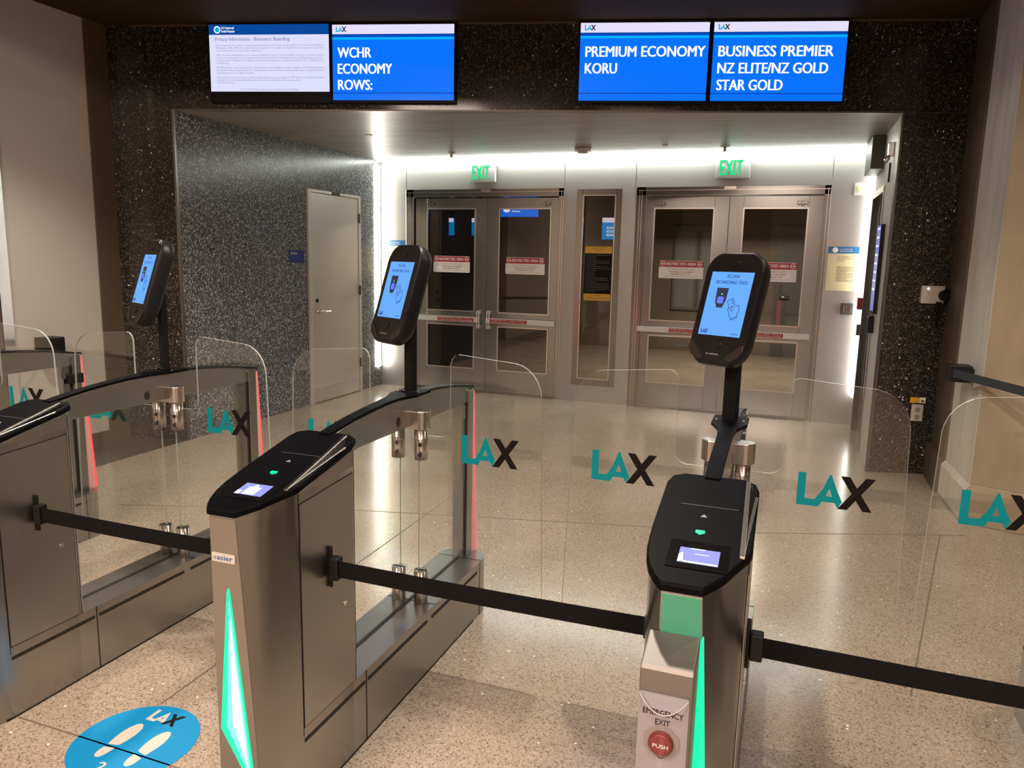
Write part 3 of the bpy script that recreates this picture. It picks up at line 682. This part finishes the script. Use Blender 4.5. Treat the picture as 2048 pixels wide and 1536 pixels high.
# ================================================================ BOARDING GATES
# local plan: x from the gate's centre line, y as seen from the camera position
GX = {'mid': -1.325, 'left': -2.508, 'far': -3.69, 'front': -.150, 'right': .985}
CAPZ = lambda y: .926+.225*(y-1.5)
def cab_outline(xr, grow=0.0):
    k = (.112-xr)/(.112-.030)
    right = [(xr+(x-.030)*k, y) for x, y in ((.030, 1.5), (.050, 1.527), (.068, 1.553), (.081, 1.583), (.095, 1.612), (.108, 1.638), (.112, 1.652), (.112, 1.76))]
    left = [(-.105, 1.72), (-.1035, 1.66), (-.101, 1.62), (-.095, 1.583), (-.085, 1.55), (-.071, 1.523), (-.054, 1.5)]
    pts = [(-.054, 1.5)]+right+[(.112, 1.915), (.104, 1.945), (.077, 1.962), (-.070, 1.962), (-.097, 1.945), (-.105, 1.915)]+left[:-1]
    if grow:
        cx, cy = .003, 1.73
        pts = [(cx+(x-cx)*(1+grow/.108), cy+(y-cy)*(1+grow/.23)) for x, y in pts]
    return pts
CT = .021
def build_gate(key, front_light, label):
    gx = GX[key]
    g = empty('boarding_gate', (gx, 2.3, 0), label, 'gate', 'row of boarding gates')
    f0 = F((gx, 0, 0), (1, 0, 0), (0, 1, 0))
    fr = F((gx, 1.5, 0))                              # front face: a = x, b = z, c towards the camera
    fs = F((gx+.112, 0, 0), (0, 1, 0), (0, 0, 1))     # right face: a = y, b = z, c outwards
    # cabinet (the flat front widens towards the floor)
    b = MB(); rings = []
    for z in (0.0, .45, .90): 
        ol = cab_outline(.030+(.926-z)*.0675)
        rings.append([Vector((gx+x, y, z)) for x, y in ol])
    ol = cab_outline(.030); rings.append([Vector((gx+x, y, CAPZ(y)+.004)) for x, y in ol])
    b.loft(rings, 0, True)
    cab = b.build('cabinet', 'gate_steel_v', g)
    md = cab.modifiers.new('edge', 'EDGE_SPLIT'); md.split_angle = math.radians(28)
    # right side access panel, groove lines, lock
    b = MB(); b.prism(fs, [(1.6515, .255), (1.925, .255), (1.925, .947), (1.6515, .927)], .0, .0007); b.box(fs, 1.6515, 1.6535, .23, .955, 0, .0007); b.box(fs, 1.930, 1.933, .255, 1.015, 0, .0007)
    b.build('panel_gap', 'groove', g)
    p = MB().prism(fs, [(1.6555, .259), (1.9215, .259), (1.9215, .943), (1.6555, .9235)], .0007, .0025).build('access_panel', 'gate_steel', g)
    MB().cyl(fs, 1.869, .546, .009, .003, .006).build('panel_lock', 'bright_steel', p)
    p2 = MB().prism(fs, [(1.656, .951), (1.928, .966), (1.928, 1.017), (1.656, .957)], .0, .0022).build('upper_side_panel', 'gate_steel', g)
    # front plate with badge and light
    MB().prism(fr, [(-.053, .0), (.091, .0), (.0295, .92), (-.053, .92)], -.001, .0012).build('front_plate', 'gate_steel', g)
    if front_light == 'full':
        p = MB().prism(fr, [(-.002, .728), (.003, .728), (.056, .235), (.064, .14), (-.045, .315), (-.006, .72)], .0012, .0024).build('front_light', 'green', g)
        MB().prism(fr, [(-.001, .69), (.002, .69), (.046, .26), (.052, .18), (-.024, .325), (-.006, .60)], .0024, .0028).build('light_glow', 'green_mid', p)
        MB().prism(fr, [(-.0005, .64), (.0015, .64), (.037, .28), (.043, .21), (-.003, .34), (-.003, .50)], .0028, .0032).build('light_core', 'green_core', p)
        p = MB().prism(fr, rrect(-.048, .026, .800, .824, .003), .0012, .004).build('badge', 'off_white', g)
        t = MB(); t.text(fr, 'e', -.0425, .806, .0145, 1, .009, bold=.02, c=.0046); t.text(fr, 'asier', -.031, .806, .0145, 0, .050, bold=.02, c=.0046); t.build('badge_lettering', [pm('badge_blue', (.02, .10, .30), .4), pm('badge_grey', (.25, .26, .28), .4)], p)
    else:
        MB().prism(fr, [(-.051, .72), (.041, .72), (.0285, .92), (-.051, .92)], .0012, .002).build('front_green_spill', 'green_dim', g)  # green spill above the light, put in as a dimly glowing sheet
        MB().prism(fr, [(.037, .84), (.039, .84), (.075, .30), (.06, .14), (-.045, .315), (-.02, .70)], .002, .003).build('front_light', 'green', g)
    # black cap
    ol = cab_outline(.030, .006)
    b = MB(); b.loft([[Vector((gx+x, y, CAPZ(y)+.001)) for x, y in ol], [Vector((gx+x, y, CAPZ(y)+.015)) for x, y in ol], [Vector((gx+.003+(x-.003)*.97, 1.735+(y-1.735)*.982, CAPZ(y)+CT)) for x, y in ol]], 0, False)
    cap = b.build('top_cap', 'cap', g, bevel=.002)
    sl = math.hypot(1, .225)
    ft = F((gx, 1.5, .926+CT), (1, 0, 0), (0, 1/sl, .225/sl))     # cap top: a = x, b = distance from the front, c up
    by = lambda y: (y-1.5)*sl
    p = MB().box(ft, -.058, .072, by(1.553), by(1.655), .0002, .0012).build('reader_window', 'black_gloss', g)
    b = MB().box(ft, -.034, .052, by(1.572), by(1.628), .0012, .0016); b.build('reader_screen', 'disp' if key == 'front' else 'disp', p)
    b = MB()
    if key == 'front':
        b.prism(ft, [(-.034, by(1.572)), (-.022, by(1.577)), (-.026, by(1.610)), (-.034, by(1.60))], .0016, .0019); b.box(ft, -.022, .05, by(1.573), by(1.578), .0016, .0019); b.box(ft, -.01, .02, by(1.624), by(1.6275), .0016, .0019); b.box(ft, .0, .03, by(1.606), by(1.608), .0016, .0019)
    else:
        b.box(ft, -.012, .026, by(1.574), by(1.612), .0016, .0019); b.box(ft, -.034, -.02, by(1.572), by(1.59), .0016, .0019); b.cyl(ft, .006, by(1.617), .007, .0016, .0019)
    b.build('screen_picture', 'disp_w', p)
    MB().prism(ft, [(.0, by(1.686)), (-.011, by(1.694)), (-.010, by(1.703)), (.010, by(1.703)), (.011, by(1.694))], .0004, .002).build('arrow_light', 'green', g)
    MB().prism(ft, [(-.008, by(1.762)), (.008, by(1.762)), (.0, by(1.773))], .0004, .001).build('arrow_mark', pm('mark_grey', (.30, .28, .27), .5), g)
    MB().box(ft, -.06, .075, by(1.812), by(1.8135), .0002, .0006).build('cap_seam', 'grey_box', g)
    b = MB()
    def rail(p, q, w, h):
        r = []
        for (x, y, z) in (p, q): r.append([Vector((gx+x-w, y, z)), Vector((gx+x+w, y, z)), Vector((gx+x+w, y, z+h)), Vector((gx+x-w, y, z+h))])
        b.loft(r, 0, False)
    rail((.098, 1.617, CAPZ(1.617)+CT-.001), (.0905, 1.925, CAPZ(1.925)+CT+.011), .0055, .006); b.build('trim_rail', 'bright_steel', g, bevel=.001)
    b = MB(); rail((.100, 1.622, CAPZ(1.622)+CT-.001), (.1135, 1.885, CAPZ(1.885)+CT-.004), .0035, .005); b.build('wedge_trim', 'bright_steel', g, bevel=.001)
    b = MB(); A = (gx+.098, 1.63, CAPZ(1.63)+CT+.002); B = (gx+.112, 1.885, CAPZ(1.885)+CT-.002); C = (gx+.092, 1.922, CAPZ(1.922)+CT+.013)
    b.quad([A, B, C]); b.quad([B, (gx+.112, 1.95, CAPZ(1.95)+CT-.012), C]); b.build('smoked_wedge', 'black_gloss', g)
    # plinth
    pl = [(.1117, 1.75), (.1117, 3.0)]+[(.007+.105*math.cos(math.radians(a)), 3.0+.095*math.sin(math.radians(a))) for a in range(10, 180, 10)]+[(-.098, 3.0), (-.098, 1.75)]
    b = MB(); b.prism(f0, pl, 0, .254, smooth=False); b.build('plinth', 'gate_steel', g)
    b = MB()
    b.box(fs, 1.655, 1.985, .210, .222, .0005, .0013); b.box(fs, 2.005, 2.44, .210, .222, .0005, .0013); b.box(fs, 2.48, 2.93, .210, .222, .0005, .0013)
    b.box(fs, 1.993, 1.996, 0, .254, .0005, .0012); b.box(fs, 2.965, 2.968, 0, .254, .0005, .0012)
    b.box(f0, -.008, .008, 1.966, 2.98, .2545, .2555); b.box(f0, -.098, .112, 2.508, 2.511, .2545, .2552); b.box(f0, -.098, .112, 2.980, 2.983, .2545, .2552)
    b.build('plinth_slot', 'groove', g)
    MB().box(fs, 1.62, 2.9, .0, .006, .0002, .0012).build('floor_gap', 'groove', g)
    # beam
    fb = F((gx, 0, 0), (0, 1, 0), (0, 0, 1))          # a = y, b = z, c = +x
    top = [(1.955, 1.042), (2.0, 1.051), (2.095, 1.064), (2.20, 1.0735), (2.30, 1.080), (2.42, 1.083), (2.56, 1.083), (2.60, 1.081), (2.72, 1.074), (2.864, 1.060), (2.966, 1.044), (3.04, 1.030)]
    b = MB(); b.prism(fb, [(1.955, .97), (3.0, .97)]+[(y, z) for y, z in top[::-1] if y <= 3.0 or True], -.022, .022); b.build('beam', 'gate_steel', g, bevel=.0015)
    MB().prism(fb, arc(2.38, 1.003, .015, 0, 360, 16, .019)[:-1], .022, .0228).build('beam_port', 'groove', g)
    b = MB()
    def cover(pts, w0, w1, th):
        rings = []
        for (y, z, w) in pts: rings.append([Vector((gx-w, y, z)), Vector((gx+w, y, z)), Vector((gx+w, y, z+th)), Vector((gx-w, y, z+th))])
        b.loft(rings, 0, False)
    cover([(1.945, 1.043, .019), (2.0, 1.051, .021), (2.095, 1.064, .0215), (2.20, 1.0735, .022), (2.30, 1.080, .023), (2.38, 1.083, .029), (2.43, 1.084, .045), (2.46, 1.084, .056), (2.575, 1.085, .056), (2.59, 1.084, .050)], 0, 0, .011)
    cv = b.build('beam_cover', 'cap', g, bevel=.0015)
    for sx in (-.043, .043): MB().cyl(f0, sx, 2.50, .005, 1.096, 1.0985, 10).build('cover_screw', 'chrome', cv)
    b = MB(); cover([(2.59, 1.0815, .024), (2.72, 1.074, .024), (2.864, 1.060, .024), (2.966, 1.044, .024), (3.075, 1.026, .026)], 0, 0, .009); b.build('rear_cover', 'black', g)
    # rear post with red light
    b = MB(); b.box(f0, -.020, .020, 2.955, 2.992, .254, .97); b.build('glass_channel', 'frame_steel', g, bevel=.002)
    b = MB(); b.box(f0, -.032, .032, 3.004, 3.058, .254, 1.025); b.build('rear_post', 'gate_steel_v', g, bevel=.003)
    b = MB(); b.box(f0, -.018, .018, 2.992, 3.004, .254, 1.02); b.build('post_gap', 'groove', g)
    b = MB(); b.box(f0, .018, .034, 2.935, 2.965, .905, .965); b.build('glass_clamp', 'frame_steel', g, bevel=.002)
    b = MB(); b.prism(fb, [(3.058, .254), (3.112, .254), (3.068, 1.015), (3.058, 1.015)], -.030, .030); rp = b.build('red_acrylic', 'red_dim', g)
    b = MB(); b.prism(fb, [(3.100, .256), (3.114, .256), (3.070, 1.013), (3.066, 1.013)], -.031, .031); b.build('red_light', 'red_light', rp)
    # hinges
    b = MB(); b.prism(f0, arc(.052, 2.51, .034, -90, 90, 10)+arc(-.052, 2.51, .034, 90, 270, 10), .958, 1.026); b.build('hinge_housing', 'hinge_steel', g, bevel=.002)
    for sx in (-1, 1):
        b = MB(); b.cyl(f0, sx*.049, 2.51, .026, .836, .958, 24); hc = b.build('upper_hinge', 'hinge_steel', g)
        b = MB(); b.cyl(f0, sx*.049, 2.51, .0265, .9155, .917, 24)
        b.build('hinge_ring', 'groove', hc)
        for z in (.858, .898): MB().cyl(F((gx+sx*.049+.008, 2.485, z)), 0, 0, .008, 0, .0025, 12).build('hinge_screw', 'groove', hc)
        b = MB(); b.cyl(f0, sx*.049, 2.51, .027, .254, .388, 24); hc = b.build('lower_hinge', 'hinge_steel', g)
        b = MB(); b.box(f0, sx*.049-.026, sx*.049+.026, 2.505, 2.515, .388, .3888); b.build('glass_slot', 'groove', hc)
    # fixed glass under the beam
    b = MB(); b.prism(fb, [(1.966, .250), (2.956, .250), (2.956, .975), (1.966, .975)], -.005, .005, 0, 1); b.build('fixed_glass', ['glass', 'edge'], g)
    # swing doors with the mark
    prof = [(.040, .31), (.500, .31)]+[(.5485, .35), (.526, 1.115)]+[(.522, 1.14), (.512, 1.168), (.496, 1.192), (.475, 1.211), (.452, 1.224), (.425, 1.231)]+[(.205, 1.249), (.190, 1.245), (.178, 1.233), (.171, 1.212), (.171, .972), (.165, .952), (.152, .938), (.134, .932), (.040, .932)]
    for sx in (-1, 1):
        fd = F((gx, 2.515, 0))
        b = MB(); b.prism(fd, [(sx*x, z) for x, z in prof], .002, .010, 0, 1); d = b.build('swing_door', ['glass', 'edge'], g)
        t = MB(); lax(t, fd, .221 if sx > 0 else -.455, .842, .224, .107, .0102); t.build('logo', ['teal', 'black_vinyl'], d)
    return g
gm = build_gate('mid', 'full', 'steel boarding gate with the small badge and full green light, behind the middle belt clip')
gf = build_gate('front', 'part', 'front steel boarding gate carrying the emergency button box')
for key, lab in (('left', 'steel boarding gate left of the badged one, only its rear half visible'),
                 ('far', 'leftmost steel boarding gate, by the beige wall, mostly cut off'),
                 ('right', 'steel boarding gate at the right edge, by the concrete column')):
    c = copy_tree(gm); c.location.x = GX[key]; c['label'] = lab

# ---------------------------------------------------------------- kiosks
KYAW, KTILT = math.radians(-28.3), math.radians(17.5)
def build_kiosk(px, py, pz, pole_z, label):
    o = empty('face_scan_kiosk', (px, py, pole_z), label, 'kiosk', 'tilted touch screen kiosks on the gates')
    r = Vector((math.cos(KYAW), math.sin(KYAW), 0)); bk = Vector((-math.sin(KYAW), math.cos(KYAW), 0))
    u = math.cos(KTILT)*Vector((0, 0, 1))+math.sin(KTILT)*bk
    f = F(Vector((px, py, pz))-r.cross(u)*0, r, u)      # origin on the screen
    out = []
    base = rrect(-.105, .105, -.180, .160, .050, 7)
    for a, b in base:
        e = 1-(a/.105)**2
        out.append((a*(1-.05*max(0, -b-.05)/.15), b+(.020*e if b > .1 else (-.026*e if b < -.12 else 0))))
    sc = lambda k, dz=0: [f(a*k, (b+.008)*k-.008, dz) for a, b in out]
    body = MB().loft([sc(.80, -.066), sc(.93, -.060), sc(.985, -.046), sc(1.0, -.030), sc(1.0, -.012), sc(.985, -.003), sc(.965, .0)], 0, True).build('body', 'black', o)
    md = body.modifiers.new('edge', 'EDGE_SPLIT'); md.split_angle = math.radians(50)
    MB().loft([sc(.955, .0), sc(.95, .0012)], 0, False).build('front_bezel', 'black_gloss', o)
    s = MB().box(f, -.0765, .0765, -.1055, .1055, .0014, .002).build('touch_screen', 'kiosk_blue', o)
    t = MB(); t.text(f, 'SCAN', .004, .086, .011, 0, .044, 'C', .03, .0026); t.text(f, 'BOARDING PASS', .004, .066, .011, 0, .113, 'C', .03, .0026)
    # hand with a card, drawn as strokes
    t.build('prompt_lettering', 'kiosk_txt', s); t = MB()
    t.line(f, [(.004, .010), (.022, .020), (.034, -.002), (.016, -.013), (.004, .010)], .0018, .0022, .0026)          # the card
    t.line(f, [(.016, .008), (.024, .012)], .0022, .0022, .0026); t.line(f, [(.020, .001), (.027, .005)], .0022, .0022, .0026)
    t.line(f, [(.014, -.012), (.013, -.020), (.020, -.034), (.028, -.044), (.030, -.052), (.050, -.042), (.048, -.032), (.052, -.020), (.050, -.004), (.044, -.001), (.036, -.010)], .0020, .0022, .0026)
    t.line(f, [(.028, -.006), (.021, -.018), (.026, -.024), (.034, -.014)], .0018, .0022, .0026); t.line(f, [(.030, -.047), (.049, -.038)], .0016, .0022, .0026)
    t.build('hand_icon', 'kiosk_txt', s)
    MB().prism(f, [(-.044, .052), (-.002, .052), (-.003, .012), (-.012, -.014), (-.032, -.014), (-.041, .006)], .0022, .0028).build('reader_icon', 'kiosk_icon', s)
    b = MB().prism(f, rrect(-.034, -.012, .000, .023, .005), .0028, .0032); b.build('icon_pad', 'kiosk_pad', s)
    b = MB().cyl(f, -.022, .031, .0026, .0028, .0034, 10); b.build('icon_dot', 'green', s)
    t = MB(); lax(t, f, -.068, -.099, .026, .013, .0022); t.text(f, 'easier', .042, -.099, .007, 1, .028, bold=.02, c=.0026); t.build('screen_logo', ['kiosk_txt', 'kiosk_txt'], s)
    for v in (.141, -.133): MB().cyl(f, 0, v, .015, .0012, .004, 24).build('camera_lens', 'black_gloss', o)
    for sx in (-1, 1):
        q = [(sx*.098, -.125), (sx*.078, -.138), (sx*.050, -.165), (sx*.036, -.184), (sx*.060, -.188), (sx*.086, -.172), (sx*.100, -.150)]
        MB().prism(f, q, .0, .004).build('scoop', 'scoop_gloss', o, bevel=.002)
    t = MB(); t.cyl(f, -.026, -.166, .004, .0012, .0016, 12); t.box(f, -.018, .016, -.1685, -.1635, .0012, .0016); t.build('maker_mark', 'grey_box', o)
    pc = Vector((px, py, 0))+bk*.060+r*.006
    fp = F((pc.x, pc.y, 0), r, bk)
    MB().box(fp, -.0235, .0235, -.014, .014, pole_z, pz-.02).build('pole', 'black_matte', o, bevel=.003)
    hp = f.sub(0, -.05, -.064)
    MB().box(hp, -.032, .032, -.04, .05, -.020, .006).build('bracket', 'black', o, bevel=.003)
    MB().box(fp, -.034, .034, -.024, .024, pole_z, pole_z+.004).build('foot_plate', 'black', o)
    return o
km = build_kiosk(-1.354, 2.459, 1.4792, 1.0955, 'kiosk with blue screen on the badged middle gate, in front of the left glazed doors')
for dx, dy, dz, lab in ((-1.196, .006, .004, 'kiosk turned almost edge on, on the left gate before dark granite'), (1.166, .048, -.007, 'large kiosk with blue SCAN BOARDING PASS screen on the front gate')):
    c = copy_tree(km); c.location += Vector((dx, dy, dz)); c['label'] = lab

# ---------------------------------------------------------------- belts between the gates
def belt(x0, x1, y, label, right_clip=True):
    o = empty('belt_barrier', (x0, y, .69), label, 'belt', 'black belts between the gates')
    f = F((x0, y, 0), (0, 1, 0), (0, 0, 1))      # on the right face of a gate, c = +x
    MB().prism(f, [(-.005, .632), (.005, .632), (.005, .760), (-.005, .760)], .0, .010).build('wall_bracket', 'black', o, bevel=.003)
    MB().box(f, -.022, .012, .662, .730, .010, .040).build('belt_head', 'black', o, bevel=.004)
    b = MB(); n = 12; rings = []
    for k in range(n+1):
        t = k/n; x = x0+.03+(x1-x0-.03)*t; sag = -.004*math.sin(PI*t)
        rings.append([Vector((x, y-.012, .672+sag)), Vector((x, y-.010, .672+sag)), Vector((x, y-.010, .722+sag)), Vector((x, y-.012, .722+sag))])
    b.loft(rings, 0, False).build('webbing', 'webbing', o)
    MB().wbox(x1-.022, x1, y-.022, y+.004, .668, .726).build('belt_end', 'black', o, bevel=.003)
    return o
belt(GX['left']+.1155, GX['mid']-.107, 1.785, 'black belt at the left, stretched to the badged gate')
belt(GX['mid']+.1155, GX['front']-.107, 1.79, 'black belt stretched between the badged gate and the front gate')
belt(GX['front']+.1155, GX['right']-.107, 1.79, 'black belt at the right, leaving the front gate')

# wall mounted belts at both sides
o = empty('wall_belt', (1.07, 5.55, .93), 'dark strap from a black wall box on the concrete column', 'belt')
MB().wbox(1.005, 1.14, 5.50, 5.62, .875, .985).build('wall_box', 'black', o, bevel=.006)
P0, P1 = Vector((1.03, 5.49, .935)), Vector((2.46, 1.15, .975))
dv = (P1-P0).normalized(); nv = Vector((dv.y, -dv.x, 0))*.001
b = MB(); b.loft([[p-nv+Vector((0, 0, -.026)), p+nv+Vector((0, 0, -.026)), p+nv+Vector((0, 0, .026)), p-nv+Vector((0, 0, .026))] for p in (P0, P0.lerp(P1, .5)-Vector((0, 0, .004)), P1)], 0, False)
b.build('webbing', 'strap', o)
b = MB(); b.cyl(W0, 2.47, 1.12, .16, 0, .02, 32); b.cyl(W0, 2.47, 1.12, .032, .02, 1.0, 24); b.cyl(W0, 2.47, 1.12, .036, .90, 1.01, 24); b.build('belt_post', 'black', o)
o = empty('wall_belt', (-5.2, 4.13, .88), 'black belt box on the beige left wall, strapped to the leftmost gate', 'belt')
MB().prism(W0, [(-5.262, 4.02), (-5.13, 4.03), (-5.105, 4.09), (-5.13, 4.17), (-5.262, 4.17)], .825, .945).build('wall_box', 'black', o, bevel=.006)
b = MB(); P0, P1 = Vector((-5.12, 4.10, .90)), Vector((-3.73, 3.05, .905))
b.loft([[p+Vector((0, 0, -.025)), p+Vector((.002, .002, -.025)), p+Vector((.002, .002, .025)), p+Vector((0, 0, .025))] for p in (P0, P1)], 0, False); b.build('webbing', 'webbing', o)
b = MB(); b.prism(W0, [(-3.735, 2.985), (-3.648, 2.965), (-3.642, 3.06), (-3.735, 3.075)], .872, .925); b.build('post_loop', 'black', o, bevel=.004)

# ---------------------------------------------------------------- emergency button box on the front gate
gx = GX['front']
o = empty('emergency_exit_box', (-.17, 1.45, .62), 'steel box with emergency exit push button on the front gate', 'emergency button')
fe = F((0, 1.40, 0))
b = MB(); b.prism(F((-.17, 0, 0), (0, 1, 0), (0, 0, 1)), [(1.4965, .40), (1.40, .40), (1.40, .800), (1.405, .808), (1.4965, .838)], -.053, .053); b.build('housing', 'box_steel', o, bevel=.004, seg=3)
pl = MB().prism(fe, rrect(-.2215, -.1225, .46, .752, .004), .0, .004).build('face_plate', 'plate_pink', o)
for q, z, w in (('EMERGENCY', .708, .080), ('EXIT', .688, .029)): MB().text(fe, q, -.172, z, .0125, 0, w, 'C', .012, .0049).build('lettering', 'black_vinyl', pl)
MB().line(fe, [(-.178, .620), (-.176, .6165), (-.172, .6155), (-.168, .6165), (-.166, .620)], .0012, .004, .0049).build('turn_mark', 'black_vinyl', pl)
MB().prism(fe, [(-.172+.037*math.cos(math.radians(a)), .654+.034*math.sin(math.radians(a))) for a in range(22, 382, 45)], .004, .008).build('octagon_rim', pm('rim_grey', (.30, .26, .25), .35), pl)
b = MB(); b.cyl(fe, -.172, .653, .025, .008, .016, 28); b.cyl(fe, -.172, .653, .025, .016, .020, 28, r1=.020); bt = b.build('push_button', 'button_red', pl)
t = MB().text(fe, 'PUSH', -.172, .648, .0085, 0, .030, 'C', .012, .0206); t.build('button_lettering', 'white', bt)
b = MB(); n = 28; out = []; inn = []
for k in range(n+1):
    q = -1+2*k/n; x = -.172+.0485*q
    out.append((x, .0245-.018*q*q)); inn.append((x, .0215-.018*q*q))
fz = F((0, 1.40, 0), (1, 0, 0), (0, -1, 0))
for k in range(n):
    z1 = lambda x: .752-.030*(1-((x+.172)/.0485)**2)
    (xa, ca), (xb, cb) = out[k], out[k+1]
    b.quad([fe(xa, .47, ca), fe(xb, .47, cb), fe(xb, z1(xb), cb), fe(xa, z1(xa), ca)])
b.build('clear_cover', 'clear', o)
b = MB(); b.tube([fe(x, .752-.030*(1-((x+.172)/.0485)**2), c) for x, c in out], .0016, 10); b.build('cover_rim', 'rim_grey', o)

# ---------------------------------------------------------------- floor decal with footprints
DC = Vector((-1.915, 1.70, .0))
fd = F((-1.915, 1.70, .0012), (1, 0, 0), (0, 1, 0))
o = tag(MB().cyl(fd, 0, 0, .20, -.001, .0, 64, smooth=False).build('floor_decal', 'decal'), 'round blue floor sticker with two shoe prints, bottom left', 'floor sticker')
b = MB(); lax(b, fd, -.063, .106, .120, .060, .0002, 0, 1); b.build('logo', ['decal_pink', 'black_vinyl'], o)
for sx, dx in ((1, -.052), (-1, .067)):
    b = MB()
    sole = [(-.020, -.042), (.019, -.034), (.026, .0), (.027, .035), (.020, .066), (.004, .083), (-.012, .078), (-.024, .052), (-.028, .015), (-.024, -.015)]
    sole = [(dx+sx*x, y) for x, y in sole]
    heel = [(dx+sx*x, y) for x, y in [(-.019, -.056), (.019, -.049), (.018, -.075), (.012, -.098), (-.002, -.107), (-.015, -.098), (-.020, -.078)]]
    def smooth(p, n=2):
        for _ in range(n):
            q = []
            for k in range(len(p)):
                a, c = p[k], p[(k+1) % len(p)]
                if k in (0,) and _ == 0: q += [a, c]; continue
                q += [(a[0]*.75+c[0]*.25, a[1]*.75+c[1]*.25), (a[0]*.25+c[0]*.75, a[1]*.25+c[1]*.75)]
            p = q
        return p
    b.prism(fd, smooth(sole), .0002, .0006); b.prism(fd, smooth(heel), .0002, .0006); b.build('shoe_print', 'decal_pink', o)
b = MB(); b.text(fd, '2', .0, -.158, .045, 0, None, 'C', .02, .0008); b.build('lettering', 'decal_pink', o)

# ---------------------------------------------------------------- beyond the glazed doors
fc = F((0, 13.99, 0))
for x0, x1, z0, z1, lab in ((-2.02, -1.60, .75, 2.25, 'grey framed poster far behind the glass, left of two'), (-1.60+.03, -1.18, .75, 2.25, 'grey framed poster far behind the glass, right of two')):
    o = tag(MB().box(fc, x0, x1, z0, z1, 0, .03).build('framed_poster', 'poster'), lab, 'poster', 'posters in the corridor')
    MB().box(fc, x0+.04, x1-.04, z0+.06, z1-.10, .03, .032).build('poster_sheet', pm('sheet_grey', (.2, .2, .2), .5), o)
o = tag(MB().box(fc, -.27, .62, 0, 2.25, 0, .03).build('corridor_door', 'grey_box'), 'dark grey door far behind the right glazed doors', 'door')
b = MB(); b.tube([fc(-.17, 1.05, .03), fc(-.17, 1.05, .09), fc(.0, 1.05, .09)], .018); b.build('lever_handle', 'bright_steel', o)
fk = F((0, 9.55, 0))
o = tag(MB().box(fk, -3.69, -3.17, 2.15, 2.27, -.04, 0).build('corridor_screen', 'blue'), 'blue hanging sign behind the second glazed door', 'sign')
t = MB(); t.prism(fk, arc(-3.60, 2.235, .045, 0, 360, 16, .03)[:-1], 0, .001); t.text(fk, 'U.S. Customs and', -3.52, 2.245, .02, 0, .13, c=.001); t.text(fk, 'Border Protection', -3.52, 2.21, .022, 0, .11, bold=.02, c=.001); t.build('lettering', 'scr_txt_w', o)
MB().box(fk, -3.44, -3.42, 2.27, 3.0, -.03, -.01).build('hanger', 'black', o)
o = tag(MB().box(fk, -2.30, -1.72, 1.87, 2.14, -.04, 0).build('corridor_screen', screen('corridor_blue', (.0, .22, .62), 1.0)), 'light blue boarding screen seen through the narrow side window', 'screen')
MB().box(fk, -2.30, -1.72, 2.08, 2.14, 0, .001).build('header_band', 'scr_white', o)
t = MB()
for k, (s, w) in enumerate((('ROWS. S', .17), ('ECONOMY', .21), ('ROWS.', .12))): t.text(fk, s, -2.235, 2.0-k*.045, .028, 0, w, bold=.02, c=.0012)
t.build('lettering', 'scr_txt_w', o)
MB().box(fk, -1.99, -1.97, 2.14, 3.0, -.03, -.01).build('hanger', 'black', o)
for x0, x1, lab in ((-4.44, -4.37, 'narrow blue screen far behind the leftmost glazed door, left of two'), (-4.10, -4.05, 'narrow blue screen far behind the leftmost glazed door, right of two')):
    o = tag(MB().box(fk, x0, x1, 1.90, 2.13, -.03, 0).build('corridor_screen', screen('corridor_blue_dim', (.0, .16, .45), 1.0)), lab, 'screen')
    MB().box(fk, x0, x1, 2.075, 2.13, 0, .001).build('header_band', 'scr_pale', o); MB().box(fk, x0+.02, x1-.02, 2.13, 3.0, -.03, -.01).build('hanger', 'black', o)
